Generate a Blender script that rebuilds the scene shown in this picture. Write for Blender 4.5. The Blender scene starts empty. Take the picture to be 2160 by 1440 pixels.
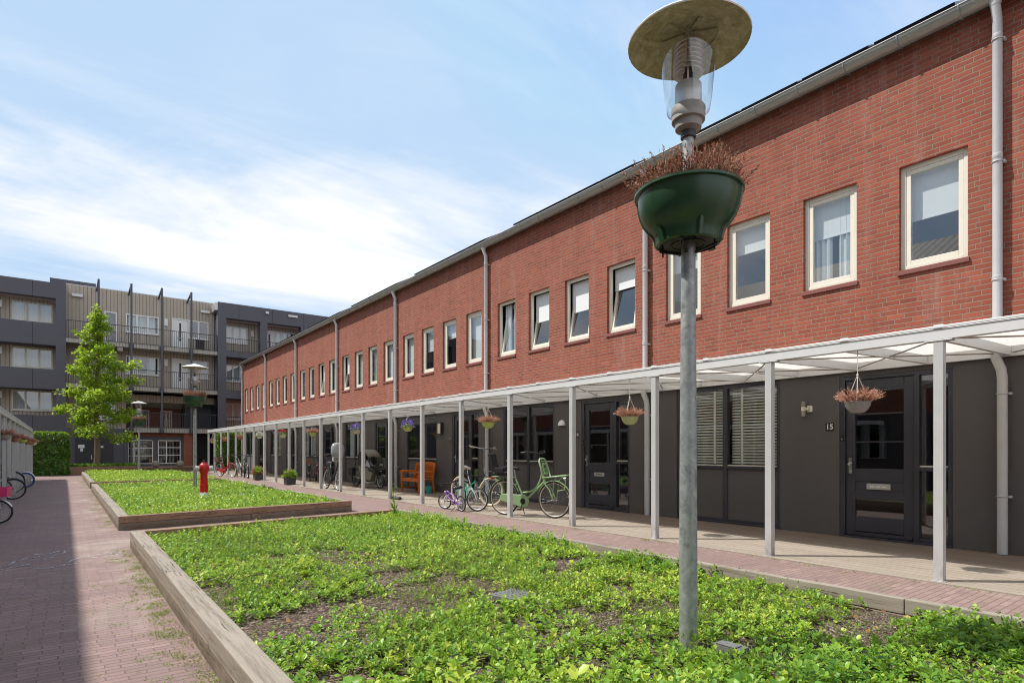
import bpy, math, random
import numpy as np
from mathutils import Vector, Matrix

random.seed(11)
rng = np.random.default_rng(11)
D2R = math.radians
SC = bpy.context.scene
COL = SC.collection

# ------------------------------------------------------------------ helpers
class MB:
    """collects faces, then links them as ONE mesh object"""
    def __init__(self):
        self.v = []; self.f = []; self.m = []; self.s = []
    def add(self, vs, fs, mi=0, sm=False):
        b = len(self.v)
        self.v += [tuple(p) for p in vs]
        for f in fs:
            self.f.append(tuple(b + i for i in f)); self.m.append(mi); self.s.append(sm)
        return self
    def box(self, x0, x1, y0, y1, z0, z1, mi=0):
        vs = [(x0,y0,z0),(x1,y0,z0),(x1,y1,z0),(x0,y1,z0),(x0,y0,z1),(x1,y0,z1),(x1,y1,z1),(x0,y1,z1)]
        return self.add(vs, [(0,3,2,1),(4,5,6,7),(0,1,5,4),(1,2,6,5),(2,3,7,6),(3,0,4,7)], mi)
    def obox(self, c, sz, M=None, mi=0):
        c = Vector(c); a, b, d = sz[0]/2, sz[1]/2, sz[2]/2
        vs = [Vector(p) for p in ((-a,-b,-d),(a,-b,-d),(a,b,-d),(-a,b,-d),(-a,-b,d),(a,-b,d),(a,b,d),(-a,b,d))]
        if M is not None: vs = [M @ p for p in vs]
        return self.add([c + p for p in vs], [(0,3,2,1),(4,5,6,7),(0,1,5,4),(1,2,6,5),(2,3,7,6),(3,0,4,7)], mi)
    def bar(self, p, q, w, h=None, mi=0):
        p = Vector(p); q = Vector(q); d = (q - p); L = d.length; d.normalize()
        up = Vector((0,0,1)) if abs(d.z) < .95 else Vector((1,0,0))
        sx = d.cross(up).normalized(); uz = sx.cross(d)
        M = Matrix((sx, d, uz)).transposed()
        return self.obox((p+q)/2, (w, L, h or w), M, mi)
    def poly_prism(self, pts, z0, z1, mi=0):
        n = len(pts)
        ar = sum(pts[i][0]*pts[(i+1)%n][1]-pts[(i+1)%n][0]*pts[i][1] for i in range(n))
        if ar < 0: pts = pts[::-1]
        vs = [(x,y,z0) for x,y in pts] + [(x,y,z1) for x,y in pts]
        fs = [tuple(range(n-1,-1,-1)), tuple(range(n,2*n))] + [(i,(i+1)%n,n+(i+1)%n,n+i) for i in range(n)]
        return self.add(vs, fs, mi)
    def tube(self, pts, r, n=8, mi=0, closed=False, cap=True, sm=True):
        P = [Vector(p) for p in pts]; k = len(P)
        rs = list(r) if hasattr(r, '__len__') else [r]*k
        T = []
        for i in range(k):
            if closed: t = P[(i+1)%k]-P[i-1]
            elif i == 0: t = P[1]-P[0]
            elif i == k-1: t = P[-1]-P[-2]
            else: t = (P[i+1]-P[i]).normalized()+(P[i]-P[i-1]).normalized()
            T.append(t.normalized())
        a = Vector((0,0,1)) if abs(T[0].z) < .9 else Vector((1,0,0))
        N = [(a - T[0]*a.dot(T[0])).normalized()]
        for i in range(1, k):
            nn = N[-1] - T[i]*N[-1].dot(T[i])
            if nn.length < 1e-6: nn = T[i].orthogonal()
            N.append(nn.normalized())
        vs = []
        for i in range(k):
            B = T[i].cross(N[i])
            for j in range(n):
                an = 2*math.pi*j/n
                vs.append(P[i] + (N[i]*math.cos(an) + B*math.sin(an))*rs[i])
        fs = []
        for i in range(k if closed else k-1):
            i2 = (i+1) % k
            for j in range(n):
                j2 = (j+1) % n
                fs.append((i*n+j, i*n+j2, i2*n+j2, i2*n+j))
        self.add(vs, fs, mi, sm)
        if cap and not closed:
            self.add(vs[:n], [tuple(range(n-1,-1,-1))], mi)
            self.add(vs[-n:], [tuple(range(n))], mi)
        return self
    def ring(self, c, R, r, axis='y', n=24, m=6, mi=0, a0=0, a1=360):
        full = abs(a1-a0) >= 359.9
        pts = []
        for i in range(n if full else n+1):
            a = D2R(a0 + (a1-a0)*i/n); ca, sa = math.cos(a)*R, math.sin(a)*R
            pts.append((c[0]+ca, c[1], c[2]+sa) if axis == 'y' else ((c[0]+ca, c[1]+sa, c[2]) if axis == 'z' else (c[0], c[1]+ca, c[2]+sa)))
        return self.tube(pts, r, m, mi, closed=full)
    def lathe(self, prof, n=24, c=(0,0,0), mi=0, sm=True, M=None, sharp=True):
        c = Vector(c)
        def pt(r, z, a):
            p = Vector((r*math.cos(a), r*math.sin(a), z))
            if M is not None: p = M @ p
            return c + p
        k = len(prof); ang = [math.atan2(prof[i+1][1]-prof[i][1], prof[i+1][0]-prof[i][0]) for i in range(k-1)]
        i = 0
        while i < k-1:                     # rings are shared along soft stretches, split at sharp turns
            j = i+1
            while j < k-1 and abs((ang[j]-ang[j-1]+math.pi) % (2*math.pi)-math.pi) < .75: j += 1
            vs = [pt(r, z, 2*math.pi*q/n) for r, z in prof[i:j+1] for q in range(n)]
            fs = [(u*n+q, u*n+(q+1)%n, (u+1)*n+(q+1)%n, (u+1)*n+q) for u in range(j-i) for q in range(n)]
            self.add(vs, fs, mi, sm)
            i = j
        return self
    def sphere(self, c, R, n=16, m=10, mi=0, sz=1.0):
        prof = [(max(1e-4, R*math.sin(math.pi*i/m)), -R*sz*math.cos(math.pi*i/m)) for i in range(m+1)]
        return self.lathe(prof, n, c, mi)
    def build(self, name, mats, parent=None, loc=None, bevel=0, weld=False):
        me = bpy.data.meshes.new(name)
        me.from_pydata(self.v, [], self.f)
        if not isinstance(mats, (list, tuple)): mats = [mats]
        for m in mats: me.materials.append(m)
        me.polygons.foreach_set('material_index', self.m)
        me.polygons.foreach_set('use_smooth', self.s)
        me.update()
        o = bpy.data.objects.new(name, me); COL.objects.link(o)
        if parent is not None: o.parent = parent
        if loc is not None: o.location = loc
        if weld:
            md = o.modifiers.new('w', 'WELD'); md.merge_threshold = 1e-4
        if bevel:
            b = o.modifiers.new('b', 'BEVEL'); b.width = bevel; b.segments = 2; b.limit_method = 'ANGLE'; b.harden_normals = False
        return o

def tag(o, label=None, cat=None, group=None, kind=None):
    if label: o['label'] = label
    if cat: o['category'] = cat
    if group: o['group'] = group
    if kind: o['kind'] = kind
    return o

def thing(name, label, cat, loc=(0,0,0), rz=0, group=None, lean=0):
    o = bpy.data.objects.new(name, None); COL.objects.link(o)
    o.empty_display_size = .2
    o.location = loc; o.rotation_euler = (lean, 0, rz)
    return tag(o, label, cat, group)

def children(o): return list(o.children)
def copy_tree(o, parent=None):
    c = o.copy(); COL.objects.link(c); c.parent = parent
    for ch in children(o): copy_tree(ch, c)
    return c

# ------------------------------------------------------------------ materials
class NT:
    def __init__(self, name):
        self.mat = bpy.data.materials.new(name); self.mat.use_nodes = True
        self.t = self.mat.node_tree; self.t.nodes.clear()
        self.out = self.n('ShaderNodeOutputMaterial')
    def n(self, typ, **kw):
        nd = self.t.nodes.new(typ)
        for k, v in kw.items(): setattr(nd, k, v)
        return nd
    def l(self, a, b): self.t.links.new(a, b)
    def val(self, sock, x):
        if hasattr(x, 'is_output'): self.l(x, sock)
        else: sock.default_value = x
    def coord(self, kind='Object'): return self.n('ShaderNodeTexCoord').outputs[kind]
    def math(self, op, a, b=0.0, c=None, clamp=False):
        nd = self.n('ShaderNodeMath', operation=op); nd.use_clamp = clamp
        self.val(nd.inputs[0], a); self.val(nd.inputs[1], b)
        if c is not None: self.val(nd.inputs[2], c)
        return nd.outputs[0]
    def sep(self, v):
        nd = self.n('ShaderNodeSeparateXYZ'); self.l(v, nd.inputs[0]); return nd.outputs
    def comb(self, x, y, z):
        nd = self.n('ShaderNodeCombineXYZ')
        for i, q in enumerate((x,y,z)): self.val(nd.inputs[i], q)
        return nd.outputs[0]
    def noise(self, vec, scale, detail=4, rough=.6, dist=0):
        nd = self.n('ShaderNodeTexNoise'); self.l(vec, nd.inputs['Vector'])
        nd.inputs['Scale'].default_value = scale; nd.inputs['Detail'].default_value = detail
        nd.inputs['Roughness'].default_value = rough; nd.inputs['Distortion'].default_value = dist
        return nd.outputs['Fac']
    def vscale(self, vec, s):
        nd = self.n('ShaderNodeMapping'); self.l(vec, nd.inputs['Vector']); nd.inputs['Scale'].default_value = s
        return nd.outputs[0]
    def ramp(self, fac, stops):
        nd = self.n('ShaderNodeValToRGB'); self.l(fac, nd.inputs[0])
        e = nd.color_ramp.elements
        while len(e) < len(stops): e.new(.5)
        for i, (p, c) in enumerate(stops):
            e[i].position = p; e[i].color = (c[0], c[1], c[2], 1) if hasattr(c, '__len__') else (c, c, c, 1)
        return nd.outputs[0]
    def mix(self, fac, a, b, typ='MIX'):
        nd = self.n('ShaderNodeMix', data_type='RGBA', blend_type=typ)
        self.val(nd.inputs[0], fac)
        for s, q in ((nd.inputs[6], a), (nd.inputs[7], b)):
            if hasattr(q, 'is_output'): self.l(q, s)
            else: s.default_value = (q[0], q[1], q[2], 1)
        return nd.outputs[2]
    def smooth(self, x, lo, hi):
        nd = self.n('ShaderNodeMapRange', interpolation_type='SMOOTHSTEP')
        self.val(nd.inputs[0], x); nd.inputs[1].default_value = lo; nd.inputs[2].default_value = hi
        return nd.outputs[0]
    def bump(self, h, dist=.01, strength=1.0, prev=None):
        nd = self.n('ShaderNodeBump'); self.l(h, nd.inputs['Height'])
        nd.inputs['Distance'].default_value = dist; nd.inputs['Strength'].default_value = strength
        if prev is not None: self.l(prev, nd.inputs['Normal'])
        return nd.outputs[0]
    def pbr(self, col, rough=.6, metal=0.0, nrm=None, spec=.5, **kw):
        b = self.n('ShaderNodeBsdfPrincipled')
        if hasattr(col, 'is_output'): self.l(col, b.inputs['Base Color'])
        else: b.inputs['Base Color'].default_value = (col[0], col[1], col[2], 1)
        self.val(b.inputs['Roughness'], rough); self.val(b.inputs['Metallic'], metal)
        b.inputs['Specular IOR Level'].default_value = spec
        if nrm is not None: self.l(nrm, b.inputs['Normal'])
        for k, v in kw.items(): b.inputs[k.replace('_', ' ')].default_value = v
        return b.outputs[0]
    def done(self, sh):
        self.l(sh, self.out.inputs['Surface']); return self.mat

def varied(name, col, rough=.5, metal=0.0, amt=.18, scale=6, bump=0.0, bscale=80, spec=.5, stretch=None, dirt=0.0):
    """a paint, plastic or metal with slight dirt and unevenness of its own"""
    t = NT(name); p = t.coord()
    if stretch: p = t.vscale(p, stretch)
    n1 = t.noise(p, scale, 5, .65)
    c = t.mix(n1, [x*(1-amt) for x in col], [min(1, x*(1+amt)) for x in col])
    if dirt:     # splashed soil and algae on the lowest part
        po = t.coord(); z = t.sep(po)[2]
        d = t.math('MULTIPLY', t.smooth(t.math('SUBTRACT', dirt, z), 0, dirt), t.smooth(t.noise(t.vscale(po, (1, 1, .5)), 9, 5, .7), .32, .68))
        c = t.mix(t.math('MULTIPLY', d, .6), c, (.13,.11,.075))
    r = t.math('MULTIPLY_ADD', n1, .25, rough-.12)
    nr = t.bump(t.noise(p, bscale, 3), .002, bump) if bump else None
    return t.done(t.pbr(c, r, metal, nr, spec))

def brick(name, c1, c2, mortar, bw, rh, mort=.010, axis='wall', dark=None):
    t = NT(name); p = t.coord(); x, y, z = t.sep(p)
    wob = t.math('MULTIPLY', t.math('SUBTRACT', t.noise(p, 14, 2), .5), .004)
    ru = t.math('ADD', x, y) if axis == 'wall' else x
    rv = t.math('ADD', z if axis == 'wall' else y, wob)
    row = t.math('FLOOR', t.math('DIVIDE', rv, rh))
    wn = t.n('ShaderNodeTexWhiteNoise', noise_dimensions='1D'); t.l(row, wn.inputs['W'])
    jit = t.math('MULTIPLY', wn.outputs[0], bw*(.42 if axis == 'wall' else .16))
    uv = t.comb(t.math('ADD', t.math('ADD', ru, wob), jit), rv, 0.0)
    def bt(offset, sq=1.0):
        b = t.n('ShaderNodeTexBrick'); t.l(uv, b.inputs['Vector'])
        b.offset = offset; b.squash = sq
        b.inputs['Scale'].default_value = 1; b.inputs['Brick Width'].default_value = bw
        b.inputs['Row Height'].default_value = rh; b.inputs['Mortar Size'].default_value = mort
        b.inputs['Mortar Smooth'].default_value = .35; b.inputs['Bias'].default_value = 0
        b.inputs['Color1'].default_value = (0,0,0,1); b.inputs['Color2'].default_value = (1,1,1,1)
        b.inputs['Mortar'].default_value = (.5,.5,.5,1)
        return b
    b = bt(.5)
    per = b.outputs['Color']; fac = b.outputs['Fac']
    base = t.ramp(per, [(0, [.35*q+.65*w for q, w in zip(c1, c2)]), (.12, [.6*q+.4*w for q, w in zip(c1, c2)]), (.5, [.88*q+.12*w for q, w in zip(c1, c2)]), (.85, c1), (1, [min(1, q*1.2) for q in c1])])
    n1 = t.noise(p, 2.2, 4); n2 = t.noise(p, 45, 4, .7)
    base = t.mix(t.math('MULTIPLY', t.smooth(n2, .45, .75), .45), base, [q*.55 for q in c1])
    base = t.mix(t.math('MULTIPLY', t.smooth(n1, .35, .8), .3), base, [min(1, q*1.25+.02) for q in c1])
    col = t.mix(fac, base, mortar)
    if axis == 'wall':
        strk = t.noise(t.vscale(p, (3, 3, .25)), 1.6, 5, .65)
        col = t.mix(t.math('MULTIPLY', t.smooth(strk, .50, .76), .34), col, (.40, .25, .21))
        col = t.mix(t.math('MULTIPLY', t.smooth(t.noise(t.vscale(p, (2, 2, .4)), 1.1, 4), .5, .8), .35), col, [q*.5 for q in c1])
    if axis == 'floor':
        # wind-blown sand in the joints and pale dusty patches; moss in patches
        ns = t.noise(p, .8, 6, .72, .8)
        # sand blown against the timber edging and lying in drifts
        xe = t.math('MULTIPLY', t.smooth(x, -.25, .70), t.math('LESS_THAN', x, 2.0))
        sand = t.math('MULTIPLY', t.smooth(t.math('ADD', ns, t.math('MULTIPLY', xe, .11)), .56, .76), .55)
        col = t.mix(sand, col, (.40,.345,.285))
        col = t.mix(t.math('MULTIPLY', t.smooth(t.noise(p, .35, 5, .6), .45, .75), .35), col, [q*.6 for q in c1])
        moss = t.math('MULTIPLY', t.smooth(t.noise(p, 1.3, 6, .75), .54, .70), t.math('MULTIPLY_ADD', fac, .6, .12))
        col = t.mix(moss, col, (.10,.13,.035))
    h = t.math('ADD', t.math('MULTIPLY', fac, -1.0), t.math('MULTIPLY', n2, .35))
    nr = t.bump(h, .008 if axis == 'wall' else .004, .9)
    return t.done(t.pbr(col, .86, 0, nr, .3))

def wood(name, base, dark, grain_axis='y', rough=.8, plank=None, grain=1.0, crack=True, sheltered_shade=None):
    t = NT(name); p = t.coord()
    s = {'x': (.6,14,14), 'y': (14,.6,14), 'z': (14,14,.6)}[grain_axis]
    q = t.vscale(p, s)
    g = t.noise(q, 2.4, 6, .7, .4); g2 = t.noise(q, 9, 3, .6)
    big = t.noise(p, 1.1, 4)
    c = t.ramp(g, [(.28, dark), (.5, base), (.75, [min(1, v*1.18) for v in base])])
    c = t.mix(t.math('MULTIPLY', t.smooth(g2, .5, .75), .35*grain), c, dark)
    c = t.mix(t.math('MULTIPLY', t.smooth(big, .4, .75), .4), c, [v*.78 for v in base])
    if sheltered_shade:  # less weathered brown wood, with the canopy's shade painted into the tone
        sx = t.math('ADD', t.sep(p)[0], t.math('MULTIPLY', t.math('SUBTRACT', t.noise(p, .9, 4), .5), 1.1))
        c = t.mix(t.math('MULTIPLY', t.smooth(sx, sheltered_shade[1], sheltered_shade[2]), .8), c, t.mix(g, [v*.75 for v in sheltered_shade[0]], sheltered_shade[0]))
    h = t.math('ADD', g, t.math('MULTIPLY', g2, .4))
    if crack:
        kn = t.smooth(t.noise(t.vscale(p, tuple(v*1.6 for v in s)), 1.3, 2, .5, 1.2), .70, .76)
        c = t.mix(t.math('MULTIPLY', kn, .75), c, [v*.3 for v in dark])
        ln = t.noise(t.vscale(p, tuple((v*.55 if v > 1 else v*.35) for v in s)), 1.7, 4, .55, .6)
        ck = t.math('MULTIPLY', t.math('LESS_THAN', t.math('ABSOLUTE', t.math('SUBTRACT', ln, .5)), .007), t.smooth(t.noise(p, 1.7, 2), .42, .55))
        c = t.mix(t.math('MULTIPLY', ck, .85), c, [v*.25 for v in dark])
        h = t.math('SUBTRACT', h, t.math('MULTIPLY', ck, 1.5))
        # damp and splashed soil close to the paving, greenish in places
        zz = t.sep(p)[2]
        dp = t.math('MULTIPLY', t.smooth(t.math('SUBTRACT', .10, zz), -.05, .09), t.smooth(t.noise(p, 3.5, 5), .35, .6))
        c = t.mix(t.math('MULTIPLY', dp, .6), c, (.10,.085,.05))
    if plank:
        x, y, z = t.sep(p)
        u = x if plank[0] == 'x' else y
        uu = t.math('DIVIDE', u, plank[1])
        idx = t.math('FLOOR', uu); fr = t.math('SUBTRACT', uu, idx)
        wn = t.n('ShaderNodeTexWhiteNoise', noise_dimensions='1D'); t.l(idx, wn.inputs['W'])
        c = t.mix(t.math('MULTIPLY', wn.outputs[0], .4), c, [v*.72 for v in base])
        edge = t.math('MULTIPLY', t.math('LESS_THAN', t.math('ABSOLUTE', t.math('SUBTRACT', fr, .5)), .48), 1.0)
        c = t.mix(edge, [v*.16 for v in dark], c)
        h = t.math('ADD', t.math('MULTIPLY', h, .3), edge)
    nr = t.bump(h, .003, .6)
    return t.done(t.pbr(c, rough, 0, nr, .25))

def boards(name, base, axis='x', w=.21, seed=0):
    """vertical cladding boards, dark joints"""
    t = NT(name); p = t.coord(); x, y, z = t.sep(p)
    u = t.math('DIVIDE', x if axis == 'x' else y, w); idx = t.math('FLOOR', u)
    fr = t.math('SUBTRACT', u, idx)
    wn = t.n('ShaderNodeTexWhiteNoise', noise_dimensions='1D'); t.l(idx, wn.inputs['W'])
    g = t.noise(t.vscale(p, (9,9,.5)), 2.2, 5, .65)
    c = t.mix(g, [v*.78 for v in base], [min(1, v*1.12) for v in base])
    c = t.mix(t.math('MULTIPLY', wn.outputs[0], .35), c, [v*.8 for v in base])
    j = t.math('LESS_THAN', fr, .11)
    c = t.mix(j, c, [v*.28 for v in base])
    nr = t.bump(t.math('SUBTRACT', 1.0, j), .012, .8)
    return t.done(t.pbr(c, .8, 0, nr, .25))

def glass(name, tint=(.82,.86,.86), r0=.09, rough=.0, gain=1.0, wob=.05):
    """window glass: a clear sheet with a Schlick reflection, the same from both sides"""
    t = NT(name)
    tr = t.n('ShaderNodeBsdfTransparent'); tr.inputs[0].default_value = (*tint, 1)
    gl = t.n('ShaderNodeBsdfGlossy'); gl.inputs['Roughness'].default_value = rough; gl.inputs[0].default_value = (.95,.97,1,1)
    lw = t.n('ShaderNodeLayerWeight'); lw.inputs[0].default_value = .5
    f5 = t.math('POWER', lw.outputs['Facing'], 5.0)
    fr = t.math('MULTIPLY_ADD', f5, 1-r0, r0)
    if wob:
        nr = t.bump(t.noise(t.coord(), .9, 0), .01, wob); t.l(nr, gl.inputs['Normal'])
    ms = t.n('ShaderNodeMixShader'); t.l(fr, ms.inputs[0]); t.l(tr.outputs[0], ms.inputs[1]); t.l(gl.outputs[0], ms.inputs[2])
    return t.done(ms.outputs[0])

def leafmat(name, stops, rough=.45, trans=.35, attr='tint', spec=.35, green=False):
    t = NT(name)
    a = t.n('ShaderNodeAttribute', attribute_name=attr)
    c = t.ramp(a.outputs['Fac'], stops)
    b = t.pbr(c, rough, 0, None, spec)
    tr = t.n('ShaderNodeBsdfTranslucent')
    t.l(t.mix(.65, c, (.45,.60,.05)) if green else c, tr.inputs[0])
    ms = t.n('ShaderNodeMixShader'); ms.inputs[0].default_value = trans
    t.l(b, ms.inputs[1]); t.l(tr.outputs[0], ms.inputs[2])
    return t.done(ms.outputs[0])

M = {}
M['brick'] = brick('red_brick', (.300,.080,.047), (.165,.044,.031), (.265,.19,.145), 5.73/26, .0685, .0082)
M['paver'] = brick('paving_brick', (.268,.182,.163), (.182,.127,.120), (.165,.125,.105), .205, .062, .0045, 'floor')
M['cladding'] = varied('dark_render', (.104,.095,.094), .85, 0, .2, 2.2, .6, 120, dirt=.5)
M['doorpaint'] = varied('anthracite_paint', (.043,.044,.055), .38, 0, .15, 4)
M['cream'] = varied('cream_frame_paint', (.74,.69,.59), .45, 0, .05, 5)
M['white'] = varied('white_paint', (.80,.80,.78), .45, 0, .04, 4)
M['glass'] = glass('window_glass', (.88,.91,.91), .17, 0, 1, .06)
M['glassd'] = glass('dark_window_glass', (.86,.89,.88), .13)
M['blind'] = varied('white_blind', (.74,.76,.77), .8, 0, .03, 3)
M['curtain'] = varied('pale_curtain', (.62,.66,.68), .85, 0, .22, 3, .4, 10, stretch=(9,9,.4))
M['slat'] = varied('beige_blind_slat', (.88,.85,.74), .55, 0, .06, 5)
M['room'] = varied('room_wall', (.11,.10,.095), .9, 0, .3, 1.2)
M['sill'] = varied('brick_sill', (.20,.07,.06), .75, 0, .25, 12, .4, 60)
M['zinc'] = varied('zinc_gutter', (.33,.32,.295), .5, .45, .18, 3, .2, 30, stretch=(1,3,6))
M['pipe'] = varied('grey_pipe', (.56,.555,.56), .5, .15, .10, 5)
M['roof'] = None
M['panel'] = varied('solar_panel', (.012,.014,.022), .2, 0, .2, 3)
M['alu'] = varied('grey_post_paint', (.52,.52,.515), .42, .12, .09, 4, dirt=.35)
M['aluw'] = varied('light_beam_paint', (.66,.66,.66), .42, .05, .05, 4)
M['deck'] = wood('deck_wood', (.335,.285,.235), (.20,.155,.12), 'y', .8, ('x', .142), 1.0, False, sheltered_shade=((.20,.135,.095), 8.1, 8.75))  # inner planks: browner wood plus painted canopy shade
M['timber'] = wood('weathered_timber', (.31,.272,.222), (.135,.107,.083), 'y', .85)
M['timberlow'] = wood('damp_lower_timber', (.25,.20,.155), (.12,.09,.065), 'y', .85)
M['timberx'] = wood('brown_timber', (.31,.20,.135), (.15,.085,.055), 'x', .8)
M['galv'] = None
M['black'] = varied('black_plastic', (.014,.014,.015), .5, 0, .2, 8)
M['rubber'] = varied('tyre_rubber', (.022,.021,.020), .75, 0, .2, 10)
M['chrome'] = varied('steel', (.62,.62,.63), .25, .9, .08, 8)
M['dgreen'] = varied('green_plastic', (.020,.066,.031), .33, 0, .35, 3, 0, 40, .6, stretch=(6,6,1))
M['mould'] = None
M['fixture'] = varied('grey_cast', (.33,.32,.295), .6, .1, .15, 9)
M['red'] = varied('red_enamel', (.50,.012,.014), .32, 0, .12, 6)
M['silver'] = varied('silver_metal', (.58,.58,.57), .4, .7, .12, 9)
M['orange'] = wood('orange_oiled_wood', (.56,.155,.022), (.38,.085,.012), 'y', .5, None, .6, False)
M['dpanel'] = None
M['stone'] = varied('stone', (.30,.27,.21), .85, 0, .25, 7, .5, 40)
M['concrete'] = varied('concrete', (.33,.32,.30), .85, 0, .2, 4, .4, 50)
M['bracket'] = varied('weathered_rod', (.26,.215,.16), .5, .3, .2, 9)
M['steelgrey'] = varied('grey_steel_paint', (.085,.088,.105), .5, .1, .1, 4)
M['slabgrey'] = varied('dark_slab', (.15,.15,.15), .85, 0, .25, 9, .4, 60)
M['greyclad'] = boards('grey_beige_boards', (.52,.455,.38))
M['balc'] = boards('balcony_edge_boards', (.46,.44,.40), 'x', .16)
M['rail'] = varied('dark_rail', (.055,.055,.065), .5, .2, .1, 5)
M['chalk'] = varied('chalk', (.52,.51,.53), .95, 0, .05, 9)
M['rope'] = varied('rope', (.62,.58,.50), .9, 0, .15, 30)
M['number'] = varied('sign_white', (.82,.82,.80), .5, 0, .02, 4)
M['bark'] = varied('bark', (.20,.155,.105), .9, 0, .35, 8, .8, 26, stretch=(1,1,.3))

def special():
    # dark interlocking roof tiles
    t = NT('roof_tile'); p = t.coord(); x, y, z = t.sep(p)
    w = t.math('SINE', t.math('MULTIPLY', y, 2*math.pi/.3))
    fr = t.math('FRACT', t.math('DIVIDE', x, .24))
    c = t.mix(t.noise(p, 5, 4), (.030,.030,.033), (.060,.058,.058))
    nr = t.bump(t.math('ADD', t.math('MULTIPLY', w, .14), fr), .02, 1)
    M['roof'] = t.done(t.pbr(c, .6, 0, nr, .4))
    # galvanised steel: spangled patches
    t = NT('galvanised_steel'); p = t.coord()
    vo = t.n('ShaderNodeTexVoronoi'); t.l(t.vscale(p, (1,1,.55)), vo.inputs['Vector']); vo.inputs['Scale'].default_value = 34
    n = t.noise(p, 13, 6, .72, 1.2)
    f = t.math('ADD', t.math('MULTIPLY', t.n('ShaderNodeRGBToBW').outputs[0], 0), n)
    bw = t.n('ShaderNodeRGBToBW'); t.l(vo.outputs['Color'], bw.inputs[0])
    f = t.math('ADD', t.math('MULTIPLY', bw.outputs[0], .16), t.math('MULTIPLY', n, .86))
    c = t.ramp(f, [(.34, (.20,.215,.22)), (.5, (.32,.34,.345)), (.62, (.38,.40,.40)), (.72, (.55,.57,.57))])
    M['galv'] = t.done(t.pbr(c, t.math('MULTIPLY_ADD', f, .3, .3), .35, None, .5))
    # weather-stained lamp hat
    t = NT('stained_lamp_hat'); p = t.coord()
    n = t.noise(p, 9, 6, .75, 1.0); n2 = t.noise(p, 30, 4, .7)
    c = t.ramp(t.math('ADD', t.math('MULTIPLY', n, .7), t.math('MULTIPLY', n2, .3)), [(.3, (.20,.165,.085)), (.46, (.38,.34,.21)), (.62, (.58,.54,.40))])
    M['mould'] = t.done(t.pbr(c, .7, 0, None, .3))
    # dark facade panels with joints
    t = NT('dark_facade_panel'); p = t.coord(); x, y, z = t.sep(p)
    fr = t.math('FRACT', t.math('DIVIDE', t.math('ADD', x, 20.25), 2.38))
    j = t.math('LESS_THAN', fr, .012)
    c = t.mix(t.noise(p, 60, 3, .7), (.080,.080,.098), (.122,.121,.144))
    c = t.mix(j, c, (.015,.015,.02))
    M['dpanel'] = t.done(t.pbr(c, .6, 0, None, .4))
    # soil and bark mulch
    t = NT('mulch_soil'); p = t.coord()
    vo = t.n('ShaderNodeTexVoronoi'); t.l(t.vscale(p, (1,1.3,1)), vo.inputs['Vector']); vo.inputs['Scale'].default_value = 42
    vo.inputs['Randomness'].default_value = 1
    bw = t.n('ShaderNodeRGBToBW'); t.l(vo.outputs['Color'], bw.inputs[0])
    c = t.ramp(bw.outputs[0], [(.2, (.07,.05,.038)), (.5, (.155,.115,.085)), (.72, (.26,.20,.155)), (.9, (.42,.35,.28))])
    c = t.mix(t.math('MULTIPLY', t.smooth(t.noise(p, 3, 4), .4, .7), .5), c, (.10,.075,.057))
    h = t.math('ADD', t.math('MULTIPLY', vo.outputs['Distance'], -1.2), bw.outputs[0])
    M['soil'] = t.done(t.pbr(c, .95, 0, t.bump(h, .02, 1), .1))
    # frosted canopy glazing
    t = NT('frosted_canopy_glazing'); p = t.coord()
    c = t.mix(t.noise(p, 3, 4), (.86,.86,.83), (.95,.95,.94))
    d = t.pbr(c, .35, 0, None, .5)
    tr = t.n('ShaderNodeBsdfTranslucent'); t.l(c, tr.inputs[0])
    ms = t.n('ShaderNodeMixShader'); ms.inputs[0].default_value = .74
    t.l(d, ms.inputs[1]); t.l(tr.outputs[0], ms.inputs[2])
    M['frost'] = t.done(ms.outputs[0])
    # clear lantern glass
    M['lampglass'] = glass('lantern_glass', (.93,.945,.945), .09, .0, 1, 0)
    M['heather'] = leafmat('dry_heather', [(0, (.26,.10,.058)), (.5, (.48,.225,.145)), (1, (.64,.42,.31))], .8, .2)
    M['heatherp'] = leafmat('pale_dry_heather', [(0, (.50,.25,.17)), (.5, (.70,.40,.28)), (1, (.82,.57,.44))], .8, .2)
    M['leaf'] = leafmat('ground_cover_leaf', [(0, (.03,.09,.02)), (.3, (.075,.19,.026)), (.6, (.165,.33,.036)), (.85, (.30,.47,.05)), (1, (.46,.54,.075))], .42, .30, green=True)
    M['treeleaf'] = leafmat('tree_leaf', [(0, (.11,.20,.016)), (.5, (.25,.38,.026)), (1, (.40,.50,.05))], .45, .58, green=True)
    M['ivy'] = leafmat('ivy_leaf', [(0, (.03,.09,.02)), (.5, (.085,.20,.03)), (1, (.20,.34,.05))], .35, .35, green=True)
    M['purple'] = leafmat('purple_petal', [(0, (.10,.055,.28)), (.5, (.20,.12,.50)), (1, (.36,.26,.70))], .6, .15)
    M['redpetal'] = leafmat('red_petal', [(0, (.42,.010,.008)), (1, (.78,.03,.02))], .6, .1)
    M['whitepetal'] = leafmat('white_petal', [(0, (.62,.60,.52)), (1, (.86,.85,.80))], .6, .1)
    M['pinkpetal'] = leafmat('pink_petal', [(0, (.55,.04,.16)), (1, (.80,.16,.33))], .6, .1)
    M['grass'] = leafmat('weed_grass', [(0, (.07,.14,.02)), (.5, (.17,.27,.045)), (1, (.36,.38,.11))], .6, .3, green=True)
special()

def paint(name, col, rough=.35): return varied(name, col, rough, 0, .10, 7)
SUN_E, SKY_S, EXPO, CLOUD_V, CLOUD_OFF = 2.5, .15, 1.16, 3.15, (2.6, .1, 0)
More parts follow.
